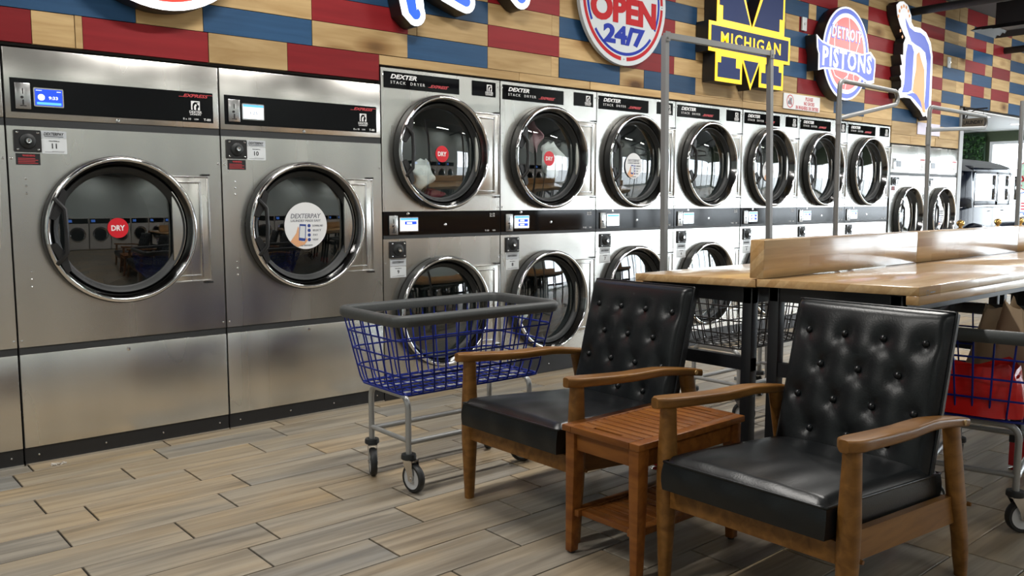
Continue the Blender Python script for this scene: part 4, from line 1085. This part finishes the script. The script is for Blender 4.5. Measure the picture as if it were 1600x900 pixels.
MB().tube([(-.08, 0, 1.96), (.9, 0, 1.95)], .015, 10).build('hanging_bar', M['rack_tube'], t, 60)
MB().box(-.26, .26, -.02, .02, 0, .03, .004).box(-.02, .02, -.26, .26, 0, .029, .004).build('base', M['rack_tube'], t, 40)

# ------------------------------------------------------------------ signs on the board wall
YS = -.11
def plate_sign(mb, pts, y0, y1): return mb.prism(pts, y0, y1)
def circle(cx, cz, r, n=56, r2=None): return [(cx+r*math.cos(2*PI*i/n), cz+(r2 or r)*math.sin(2*PI*i/n)) for i in range(n)]
def ring(mb, cx, cz, ra, rb, y, a0=0, a1=360, n=72):
    n = max(4, int(n*(a1-a0)/360)); vs = []
    for i in range(n+1):
        a = R(a0+(a1-a0)*i/n); vs += [(cx+ra*math.cos(a), y, cz+ra*math.sin(a)), (cx+rb*math.cos(a), y, cz+rb*math.sin(a))]
    return mb.add(vs, [(2*i, 2*i+1, 2*i+3, 2*i+2) for i in range(n)])
# red disc, upper left
s = thing('round_sign', 'round lit red sign with white rim above machines 11 and 10', 'sign', (-1.262, .0, 2.555), 0, 'lit signs on the board wall')
MB().prism(circle(0, 0, .458), .0, YS+.004).build('sign_case', M['black_plastic'], s, 30)
MB().prism(circle(0, 0, .457), YS+.004, YS).build('rim', M['glow_white'], s, 0)
MB().prism(circle(0, 0, .418), YS, YS-.002).build('face', M['glow_red'], s, 0)
# blue animal emblem
s = thing('emblem_sign', 'lit blue and white emblem sign, two paw-like limbs hanging over the stack dryers', 'sign', (.50, 0, 2.30), 0, 'lit signs on the board wall')
def blob(P, r, n=9):
    # outline of a thick stroke along P
    P = [Vector((p[0], 0, p[1])) for p in P]; Lf, Rt = [], []
    for i, p in enumerate(P):
        d = (P[min(i+1, len(P)-1)]-P[max(i-1, 0)]).normalized(); nr = Vector((-d.z, 0, d.x)); q = r[i]
        Lf.append(p+nr*q); Rt.append(p-nr*q)
    def cap(c, d, q): 
        a = math.atan2(d.z, d.x); return [Vector((c.x+q*math.cos(a+PI/2-PI*k/(n)), 0, c.z+q*math.sin(a+PI/2-PI*k/(n)))) for k in range(1, n)]
    e = cap(P[-1], (P[-1]-P[-2]).normalized(), r[-1]); b = cap(P[0], (P[0]-P[1]).normalized(), r[0])
    return [(v.x, v.z) for v in Lf+e+Rt[::-1]+b]
limbs = [([(-.34, .36), (-.37, .22), (-.365, .08), (-.345, -.012), (-.325, -.022)], [.10, .082, .078, .074, .070], [.055, .04, .034, .030, .034]),
         ([(-.30, .30), (-.20, .20), (-.10, .15), (.0, .115), (.045, .10)], [.09, .082, .078, .074, .070], [.055, .045, .036, .034, .032]),
         ([(.20, .42), (.30, .34), (.41, .26), (.49, .195)], [.10, .085, .08, .078], [.05, .042, .04, .042]),
         ([(-.42, .46), (-.1, .42), (.3, .52), (.62, .60)], [.16, .19, .18, .12], [.10, .13, .12, .07])]
cs, wt, bl = MB(), MB(), MB()
for k, (P, r1, r2) in enumerate(limbs):
    cs.prism(blob(P, [q+.004 for q in r1]), .0, YS+.004); wt.prism(blob(P, r1), YS+.004+.0003*k, YS); bl.prism(blob(P, r2), YS, YS-.002-.0002*k)
cs.build('sign_case', M['black_plastic'], s, 30)['kind'] = 'stuff'; wt.build('rim', M['glow_white'], s, 0)['kind'] = 'stuff'; bl.build('face', M['glow_blue'], s, 0)['kind'] = 'stuff'
# OPEN 24/7
s = thing('open_sign', 'round white sign reading OPEN 24/7 above machines 7 and 6', 'sign', (2.035, 0, 2.638), 0, 'signs on the board wall')
MB().prism(circle(0, 0, .462), -.022, -.052).build('disc', M['sign_white'], s, 30)
y = -.0525
m = MB()
for a0, a1 in ((-86, -2), (2, 86), (94, 178), (182, 266)): ring(m, 0, 0, .430, .402, y, a0, a1)
m.text('OPEN', 0, -.075, .190, y, .70, .05, 0, False, 4, .003); m.build('red_print', M['sign_red'], s, 0)
m = MB()
for a0, a1 in ((-142, -40), (-28, 28), (40, 142), (152, 208)): ring(m, 0, 0, .392, .370, y, a0, a1)
m.text('24/7', .005, -.252, .135, y, .445, .045, 0, False, 4, .003); m.text('WE ARE', 0, .16, .09, y, .36, .02, 0, False, 3, .003) if False else None
m.build('blue_print', M['sign_blue'], s, 0)
rivets(MB(), [(0, -.418), (.418, 0), (-.418, 0)], .006, y).build('screws', M['dull_chrome'], s, 40)
for x in (-.2, .2): MB().box(x-.01, x+.01, -.022, .004, .0, .03).build('standoff', M['dull_chrome'], s, 0)
# yellow and blue letter sign
def mirror(P): return P+[(-x, z) for x, z in P[::-1]]
s = thing('letter_sign', 'lit yellow and navy block M sign reading MICHIGAN', 'sign', (3.535, 0, 2.49), 0, 'lit signs on the board wall')
out = [(0, .185+.10), (.155, .50), (.49, .50), (.49, .325), (.49, .118), (.585, .118), (.585, -.112), (.49, -.112), (.49, -.338), (.165, -.338)]
P = [(.0, .13), (.17, .50), (.485, .50), (.485, .120), (.585, .120), (.585, -.112), (.490, -.112), (.490, -.338), (.125, -.338), (.125, -.145), (.0, -.372)]
full = P+[(-x, z) for x, z in P[::-1] if x > 0]
MB().prism([(x*1.004, z*1.004) for x, z in full], .0, -.116).build('sign_case', M['black_plastic'], s, 0)
MB().prism(full, -.116, -.120).build('yellow_face', M['glow_yellow'], s, 0)
m = MB(); ya, yb = -.120, -.1225
for sg in (-1, 1):
    m.prism([(sg*x, z) for x, z in ((.03, .148), (.195, .472), (.455, .472), (.455, .255), (.405, .255), (.405, .148))], ya, yb)
    m.prism([(sg*x, z) for x, z in ((.155, -.305), (.460, -.305), (.460, -.19), (.415, -.19), (.415, -.14), (.215, -.14), (.215, -.215), (.155, -.215))], ya, yb)
m.prism([(-.125+.02, -.14), (.125-.02, -.14), (0, -.325)], ya, yb)
m.prism([(-.555, .090), (.555, .090), (.555, -.085), (-.555, -.085)], ya, yb)
m.build('navy_panels', M['glow_navy'], s, 0)['kind'] = 'stuff'
MB().text('MICHIGAN', 0, .003, .098, yb, .86, .014, 0, False, 3, .003, 1.22).build('lettering', M['glow_yellow'], s, 0)
# ball sign
s = thing('ball_sign', 'lit round basketball sign reading DETROIT PISTONS', 'sign', (5.12, 0, 2.585), 0, 'lit signs on the board wall')
rx, rz = .432, .432
ban = [(-.555, .115), (-.47, .075), (-.3, .05), (.3, .03), (.46, .07), (.565, .01), (.575, -.06), (.555, -.225), (.44, -.245), (.2, -.18), (-.2, -.165), (-.42, -.18), (-.505, -.20), (-.51, -.05), (-.54, .0)]
m = MB().prism(circle(0, 0, rx+.004), .0, -.104); m.prism([(x*1.006, z*1.006) for x, z in ban], -.0, -.1035); m.build('sign_case', M['black_plastic'], s, 30)['kind'] = 'stuff'
MB().prism(circle(0, 0, rx), -.104, -.110).build('white_face', M['p_white'], s, 0)
m = MB(); ring(m, 0, 0, .415, .372, -.1108).build('blue_ring', M['p_blue'], s, 0)
MB().prism(circle(0, 0, .335), -.110, -.1112).build('ball', M['p_red'], s, 0)
m = MB()
def seam(P, w=.008):
    for (x0, z0), (x1, z1) in zip(P, P[1:]):
        d = Vector((x1-x0, z1-z0)).normalized()*w/2; m.add([(x0-d.y, -.1118, z0+d.x), (x0+d.y, -.1118, z0-d.x), (x1+d.y, -.1118, z1-d.x), (x1-d.y, -.1118, z1+d.x)], [(0, 1, 2, 3)])
seam([(.02, .335), (.045, .2), (.05, .0), (.03, -.2), (-.01, -.335)]); seam([(-.20, .26), (-.235, .1), (-.215, -.06)]); seam([(-.3, -.1), (-.2, -.22), (-.06, -.25), (.03, -.2)])
seam([(.03, -.2), (.12, -.1), (.17, .02), (.26, .20)]); seam([(.18, -.28), (.14, -.2), (.22, -.08), (.33, -.04)]); seam([(-.12, -.31), (.0, -.27), (.06, -.15), (.03, -.02)])
m.build('ball_seams', M['p_white'], s, 0)
MB().prism(ban, -.110, -.1125).build('white_banner', M['p_white'], s, 0)
m = MB().prism([(x*.958, (z+.065)*.84-.065) for x, z in ban], -.1125, -.1135)
m.text('DETROIT', -.01, .178, .125, -.1112, .57, .045, 0, False, 2, .0015, 1.22).build('blue_banner', M['p_blue'], s, 0)
MB().text('DETROIT', -.01, .181, .105, -.1127, .545, .018, 0, False, 2, .0015, 1.22).text('PISTONS', .022, -.060, .180, -.1135, .93, .03, 0, False, 2, .002, 1.18).build('white_lettering', M['p_white'], s, 0)
# letter D sign
s = thing('letter_sign', 'lit blue old-style letter D sign with curled tail, right of the ball sign', 'sign', (6.60, 0, 2.62), 0, 'lit signs on the board wall')
Dout = [(-.50, .56), (-.44, .60), (-.36, .615), (-.26, .59), (-.17, .50), (-.155, .43), (-.10, .395), (.06, .40), (.20, .37), (.32, .28), (.385, .14), (.40, -.2), (.405, -.42), (.44, -.52), (.36, -.545), (.30, -.50), (.23, -.515), (.15, -.455), (.02, -.40), (-.10, -.345), (-.24, -.345), (-.34, -.36), (-.375, -.30), (-.36, -.27), (-.31, -.245), (-.315, -.18), (-.36, -.14), (-.325, -.12), (-.36, -.03), (-.315, -.02), (-.36, .08), (-.30, .08), (-.305, .20), (-.265, .26), (-.32, .30), (-.40, .37), (-.47, .46)]
MB().prism([(x*1.005, z*1.005) for x, z in Dout], .0, -.100).build('sign_case', M['black_plastic'], s, 0)
MB().prism(Dout, -.100, -.106).build('white_face', M['p_white'], s, 0)
m = MB(); ya, yb = -.106, -.1085
m.prism([(-.30, .455), (-.20, .375), (-.08, .345), (.06, .35), (.17, .325), (.27, .25), (.335, .13), (.345, -.2), (.345, -.40), (.285, -.44), (.24, -.42), (.255, -.2), (.25, .05), (.20, .16), (.08, .20), (-.03, .215), (-.14, .24), (-.20, .30), (-.27, .38)], ya, yb)
m.prism([(-.215, .205), (-.13, .20), (-.075, .14), (-.085, -.26), (-.17, -.29), (-.30, -.30), (-.255, -.20), (-.25, .10)], ya, yb)
m.prism([(-.20, -.315), (-.06, -.285), (.05, -.29), (.14, -.34), (.20, -.44), (.145, -.415), (.02, -.36), (-.08, -.325)], ya, yb)
m.build('blue_letter', M['p_blue'], s, 0)['kind'] = 'stuff'
m = MB()
for i in range(9):
    a = R(20+i*26); cx, cz = -.33, .445
    if i < 7: P = (cx+.125*math.cos(a), cz+.125*math.sin(a)); w = .022
    else: P = (-.45+.05*(i-6), .37-.055*(i-6)); w = .02
    m.prism([(P[0]+w*math.cos(a+PI/4+k*PI/2), P[1]+w*math.sin(a+PI/4+k*PI/2)) for k in range(4)], ya, yb)
m.build('tail_bands', M['p_orange'], s, 0)['kind'] = 'stuff'
MB().prism([(.0, .12), (.05, .15), (.10, .08), (.19, -.02), (.215, -.18), (.22, -.34), (.27, -.47), (.21, -.47), (.14, -.36), (.04, -.30), (-.06, -.27), (-.04, -.16), (.0, -.04)], -.106, -.1095).build('orange_panel', M['p_orange'], s, 0)
# small notice: no shoes
s = thing('notice', 'small white notice asking for no shoes in washers or dryers', 'sign', (4.545, 0, 2.095))
MB().box(-.31, .31, -.004, .004, -.068, .068).build('board', M['paper'], s, 0)
m = MB().text('PLEASE', .12, .038, .034, -.0042, .13, .01).text('NO SHOES', .12, -.004, .034, -.0042, .18, .01).text('IN WASHERS OR DRYERS', .09, -.046, .034, -.0042, .39, .01)
ring(m, -.205, .0, .058, .050, -.0052); m.add([(-.245, -.0054, .045), (-.240, -.0054, .05), (-.165, -.0054, -.045), (-.170, -.0054, -.05)], [(0, 1, 2, 3)])
m.build('red_print', M['ink_red'], s, 0)
MB().prism([(-.245, -.025), (-.24, .0), (-.215, .012), (-.20, .035), (-.175, .03), (-.18, .0), (-.17, -.03)], -.004, -.005).build('shoe_picture', M['ink_grey'], s, 0)
tag(MB().box(6.94, 7.51, -.002, .004, 1.93, 2.06).build('paper_notice', pbr('lilac_paper', (.66, .62, .74), .6), None, 0), 'blank pale lilac paper sheet pinned above the lower tumble dryers', 'notice')
for (x, z), lab in zip(((4.53, 2.80), (7.655, 2.775)), ('small white wall bracket between the M sign and the ball sign', 'small white wall bracket on the boards right of the letter D sign')):
    t = thing('wall_bracket', lab, 'bracket', (x, 0, z), 0, 'wall brackets')
    MB().box(-.038, .038, -.012, .004, -.06, .06, .003).build('plate', M['card'], t, 40)
    MB().cyl((0, -.012, 0), (0, -.022, 0), .012, n=12).build('stud', M['dull_chrome'], t, 40)

# ------------------------------------------------------------------ ceiling duct, pipes
dk = thing('ceiling_diffuser', 'black square ceiling duct ending in a louvred air diffuser before the boards', 'vent', (7.9, -.62, 3.10))
MB().box(-.17, .17, -.17, .17, .02, CEIL-3.10).build('duct', M['ceiling_black'], dk, 0)
for k, (w, z) in enumerate(((.36, .0), (.28, .008), (.20, .016))):
    m = MB()
    a, b2 = w, w-.06
    P = [(-a, -a, -.018+z), (a, -a, -.018+z), (a, a, -.018+z), (-a, a, -.018+z), (-b2, -b2, .02+z), (b2, -b2, .02+z), (b2, b2, .02+z), (-b2, b2, .02+z)]
    m.add(P, [(0, 1, 5, 4), (1, 2, 6, 5), (2, 3, 7, 6), (3, 0, 4, 7)]); m.build('louvre', M['ceiling_black'], dk, 0)
def pipe(label, p0, p1, r):
    v = Vector(p1)-Vector(p0); c = (Vector(p0)+Vector(p1))/2
    return tag(MB().cyl(tuple(p0), tuple(p1), r, n=14).build('conduit', M['ceiling_black'], None, 40), label, 'pipe', 'black ceiling conduits')
pipe('black conduit running out from the boards above the letter D sign', (6.70, .02, 3.21), (6.70, -8.5, 3.21), .042)
pipe('black conduit running out from the boards near the grey ceiling corner', (9.31, .02, 3.09), (9.31, -8.5, 3.09), .042)

# ------------------------------------------------------------------ hanging shop sign on the corner post
s = thing('hanging_sign', 'small dark wooden sign board hung from a black scroll bracket at the corner post', 'sign', (8.10, -.135, 0))
m = MB().box(-.006, .006, .10, .125, 2.03, 2.30).box(-.006, .006, -.15, .12, 2.262, 2.276)
m.tube([(0, .11, 2.13), (0, .075, 2.20), (0, .02, 2.245), (0, -.05, 2.262)], .005, 6); m.build('bracket', M['ceiling_black'], s, 40)
for y in (.075, -.105): MB().cyl((0, y, 2.158), (0, y, 2.264), .0025, n=6).build('chain', M['ceiling_black'], s, 0)
P = [(-.145, 2.085), (-.12, 2.068), (.12, 2.068), (.145, 2.085), (.145, 2.145), (.12, 2.162), (-.12, 2.162), (-.145, 2.145)]
MB().prism(P, -.008, .008, 'x').build('board', M['sign_board'], s, 0)
tx_ = MB().text('LAUNDRY', 0, 2.115, .045, -.0085, .22, .03).build('lettering', M['ink'], s, 0); tx_.rotation_euler = (0, 0, R(-90))

# ------------------------------------------------------------------ vintage car in the alcove
car = thing('vintage_car', 'glossy black vintage sedan parked in the white alcove beyond the dryers', 'car', (9.05, .40, 0))
CB, CG = M['car_black'], M['chrome']
def yz(x, y0, y1, z0, z1, r, n=4): return [Vector((x, a, b)) for a, b in rrect(y0, y1, z0, z1, r, n)]
Wc = 1.56
MB().loft([yz(.0, .30, Wc-.30, .55, 1.02, .1), yz(.06, .14, Wc-.14, .50, 1.10, .1), yz(.22, .03, Wc-.03, .48, 1.13, .07), yz(.6, 0, Wc, .46, 1.14, .05), yz(2.25, .04, Wc-.04, .46, 1.14, .05), yz(2.35, .10, Wc-.10, .46, 1.13, .06)]).build('body_tub', CB, car, 50)
MB().loft([yz(2.30, .22, Wc-.22, .50, 1.12, .16), yz(2.9, .30, Wc-.30, .50, 1.08, .18), yz(3.42, .38, Wc-.38, .50, 1.02, .18)]).build('bonnet', CB, car, 50)
MB().loft([yz(3.42, .37, Wc-.37, .46, 1.05, .14), yz(3.50, .38, Wc-.38, .46, 1.04, .14)]).build('radiator', CG, car, 50)
# cabin: pillars, rails, rounded rear quarters
for s_, y0 in ((1, 0.0), (-1, Wc)):
    ya, yb = sorted((y0, y0+s_*.045))
    for x0, x1 in ((.52, .62), (1.32, 1.42), (1.80, 1.86), (2.16, 2.25)):
        MB().box(x0, x1, ya, yb, 1.12, 1.60, .012).build('pillar', CB, car, 40)
    MB().box(.52, 2.25, ya, yb, 1.555, 1.64, .012).build('roof_rail', CB, car, 40)
    MB().box(.52, 2.25, ya, yb, 1.12, 1.195, .012).build('window_sill', CB, car, 40)
    MB().box(.60, 2.25, y0-.006 if s_ > 0 else y0-.006, y0+.012 if s_ > 0 else y0+.006, 1.105, 1.13, .004).build('belt_moulding', CG, car, 40)
    for x0, x1 in ((.62, 1.32), (1.42, 1.80), (1.86, 2.16)):
        fr = MB()
        for a in ((x0-.012, x1+.012, 1.545, 1.562), (x0-.012, x1+.012, 1.188, 1.205), (x0-.012, x0+.008, 1.19, 1.56), (x1-.008, x1+.012, 1.19, 1.56)): fr.box(a[0], a[1], ya-.004, yb+.004, a[2], a[3], .004)
        f = fr.build('window_frame', CG, car, 40)
        MB().box(x0, x1, (ya+yb)/2-.003, (ya+yb)/2+.003, 1.195, 1.555).build('window_pane', M['window_glass'], f, 0)
    q = []
    for z, k in ((1.10, 0), (1.25, .0), (1.45, .03), (1.60, .06), (1.66, .10)):
        row = []
        for i in range(13):
            a = R(90*i/12); row.append(Vector((.55-(.53-k)*math.sin(a), y0+s_*(.42-.42*math.cos(a))+s_*k*.3, z)))
        q.append(row)
    vs = [p for r_ in q for p in r_]; n = 13
    mq = MB().add(vs, [(j*n+i, j*n+i+1, (j+1)*n+i+1, (j+1)*n+i) for j in range(len(q)-1) for i in range(n-1)]).build('rear_quarter', CB, car, 60)
    sm = mq.modifiers.new('thickness', 'SOLIDIFY'); sm.thickness = .02; sm.offset = 0
MB().box(.02, .05, .40, Wc-.40, 1.10, 1.25, .008).box(.06, .09, .40, Wc-.40, 1.50, 1.64, .008).build('rear_panel', CB, car, 40)
MB().box(.035, .042, .40, Wc-.40, 1.25, 1.50).build('rear_window', M['window_glass'], car, 0)
# roof shell
nx, ny = 22, 18; g = []
for i in range(nx+1):
    u = -1+2*i/nx
    for j in range(ny+1):
        v = -1+2*j/ny
        k = max(abs(u), abs(v))
        L = (abs(u)**14+abs(v)**14)**(1/14) if k > 0 else 1; f = k/L if L else 1
        X = 1.12+u*f*1.14; Y = Wc/2+v*f*(Wc/2+.005)
        r_ = k; z = 1.585+.205*(1-r_**3.6)**.6 if r_ < 1 else 1.585
        z -= .02*max(0, u)**2
        g.append(Vector((X, Y, z)))
n = ny+1
MB().add(g, [(i*n+j, (i+1)*n+j, (i+1)*n+j+1, i*n+j+1) for i in range(nx) for j in range(ny)]).build('roof', pbr('roof_vinyl', (.050, .054, .060), .42), car, 60)
for s_, y0 in ((1, -.02), (-1, Wc+.02)):
    for xc, rr_ in ((.62, .52), (3.0, .50)):
        pr_ = []
        for i in range(15):
            a = R(180-180*i/14 if xc < 1 else 175-165*i/14); x, z = xc+rr_*math.cos(a), .36+rr_*.98*math.sin(a)
            pr_.append([Vector((x, y0+s_*dy-s_*.10, z+dz)) for dy, dz in ((0, -.05), (.02, .0), (.14, .03), (.34, .03), (.34, -.02), (.05, -.06))])
        MB().loft(pr_).build('fender', CB, car, 60)
        w = MB().lathe([(.001, -.03), (.10, -.05), (.11, -.04), (.25, -.03), (.27, -.05), (.33, -.06), (.36, -.03), (.36, .06), (.3, .08), (.001, .08)], xc, .36, 32)
        w.v = [(x, y0+s_*.09+s_*(y+.0), z) for x, y, z in w.v]; w.build('wheel', [M['rubber']], car, 40)
    MB().box(1.0, 2.7, y0-.06 if s_ > 0 else y0-.18, y0+.18 if s_ > 0 else y0+.06, .33, .36).build('running_board', CB, car, 0)
    hl = MB().lathe([(.001, .12), (.06, .10), (.095, .02), (.105, -.03), (.10, -.045), (.085, -.05), (.001, -.06)], 0, 0, 24)
    hl.v = [(3.05-y+.1, (.22 if s_ > 0 else Wc-.22)+x, .86+z) for x, y, z in hl.v]; hl.build('headlamp', M['dull_chrome'], car, 50)
    MB().tube([(1.46, y0+s_*.01-s_*.02, 1.06), (1.46, y0-s_*.045, 1.06), (1.54, y0-s_*.045, 1.06)], .008, 6).build('door_handle', CG, car, 50)
MB().box(.50, 2.22, .06, Wc-.06, 1.545, 1.57).build('headliner', M['cloth_dark'], car, 0)
MB().box(.42, .56, .12, Wc-.12, .9, 1.36, .05).build('seat', M['cloth_dark'], car, 40)
MB().box(1.36, 1.48, .12, Wc-.12, .9, 1.32, .05).build('seat', M['cloth_dark'], car, 40)
MB().box(.55, 2.2, .05, Wc-.05, 1.06, 1.135).build('interior', M['cloth_dark'], car, 0)
MB().lathe([(.19, .0), (.205, -.012), (.19, -.02), (.18, -.008), (.19, .0)], 0, 0, 24).build('steering_wheel', M['black_plastic'], car, 60, (1.95, .45, 1.22))

# brass topped posts before the car
for i, (x, y, lab) in enumerate(((7.72, -.20, 'brass ball topped barrier post in front of the last tumble dryer'), (8.84, -.20, 'brass ball topped barrier post below the car windows'), (9.60, -.20, 'brass ball topped barrier post by the car headlamp, farthest of three'))):
    t = thing('barrier_post', lab, 'post', (x, y, 0), 0, 'brass topped barrier posts')
    MB().lathez([(.0005, 0), (.15, 0), (.15, .012), (.05, .03), (.02, .05), (.0005, .05)], n=28).build('base', M['black_steel'], t, 40)
    MB().cyl((0, 0, .04), (0, 0, .87), .018, n=14).build('post', M['brass'], t, 40)
    MB().lathez([(.018, .865), (.032, .87), (.032, .878), (.018, .885), (.018, .895), (.03, .905), (.043, .925), (.043, .945), (.03, .965), (.0005, .975)], n=20).build('ball_top', M['brass'], t, 50)

# ------------------------------------------------------------------ decals stuck on the shop window, seen from behind
def translucent(name, col):
    m = bpy.data.materials.new(name); m.use_nodes = True; nt = m.node_tree
    for n in list(nt.nodes): nt.nodes.remove(n)
    o = nt.nodes.new('ShaderNodeOutputMaterial'); a = nt.nodes.new('ShaderNodeBsdfTranslucent'); b = nt.nodes.new('ShaderNodeBsdfDiffuse'); mx = nt.nodes.new('ShaderNodeMixShader')
    a.inputs[0].default_value = (*col, 1); b.inputs[0].default_value = (*col, 1); mx.inputs[0].default_value = .4
    nt.links.new(a.outputs[0], mx.inputs[1]); nt.links.new(b.outputs[0], mx.inputs[2]); nt.links.new(mx.outputs[0], o.inputs[0]); return m
vw, vr, vb, vg = translucent('vinyl_white', (.8, .82, .84)), translucent('vinyl_red', (.75, .06, .08)), translucent('vinyl_blue', (.12, .2, .6)), translucent('vinyl_green', (.5, .58, .5))
for lab, y, z, rr_, k in (('big red, green and white window decal with slanted red letters, upper of two', 1.13, 1.62, .29, 0), ('round white window decal reading OPEN back to front, lower of two', 1.20, 1.06, .29, 1)):
    t = thing('window_decal', lab, 'decal', (XR+.040, y, z), R(-90), 'decals on the shop window')
    MB().prism(circle(0, 0, rr_), .0, -.001).build('disc', vw if k else vg, t, 0)
    m = MB(); ring(m, 0, 0, rr_, rr_*.93, -.0016); (m.build('ring', vr, t, 0) if not k else m.build('ring', vb, t, 0))
    if k:
        MB().text('OPEN', 0, .03, .13, -.0018, .44, .02, 0, True).build('lettering', vr, t, 0)
        MB().text('24/7', 0, -.12, .10, -.0018, .28, .02, 0, True).build('numbers', vb, t, 0)
    else:
        q = MB().text('WASH', 0, .0, .17, -.0018, .50, .03, 0, True).build('lettering', vr, t, 0); q.rotation_euler = (0, R(-28), 0)
        q = MB().text('DRY', .05, -.16, .10, -.0018, .26, .02, 0, True).build('lettering', vb, t, 0); q.rotation_euler = (0, R(-28), 0)

# lint scrap on the floor
r = random.Random(4); m = MB()
for i in range(16):
    a = r.uniform(0, 6.28); d = r.uniform(0, .022); s_ = r.uniform(.006, .012); x, y, z = d*1.5*math.cos(a), d*.7*math.sin(a), s_*.6
    P = [Vector((r.uniform(-1, 1), r.uniform(-1, 1), r.uniform(-.6, .6))).normalized() for _ in range(6)]
    m.add([(x+p.x*s_*1.4, y+p.y*s_, max(.0, z+p.z*s_)) for p in P], [(0, 1, 2), (0, 2, 3), (1, 2, 4), (2, 3, 5), (0, 1, 5), (3, 4, 5)])
m.fix = False
o = m.build('lint_scrap', pbr('lint', (.62, .58, .52), .9), None, 0); o.location = (-1.80, -.07, 0); tag(o, 'small pale scrap of lint on the floor before machine 11', 'lint')
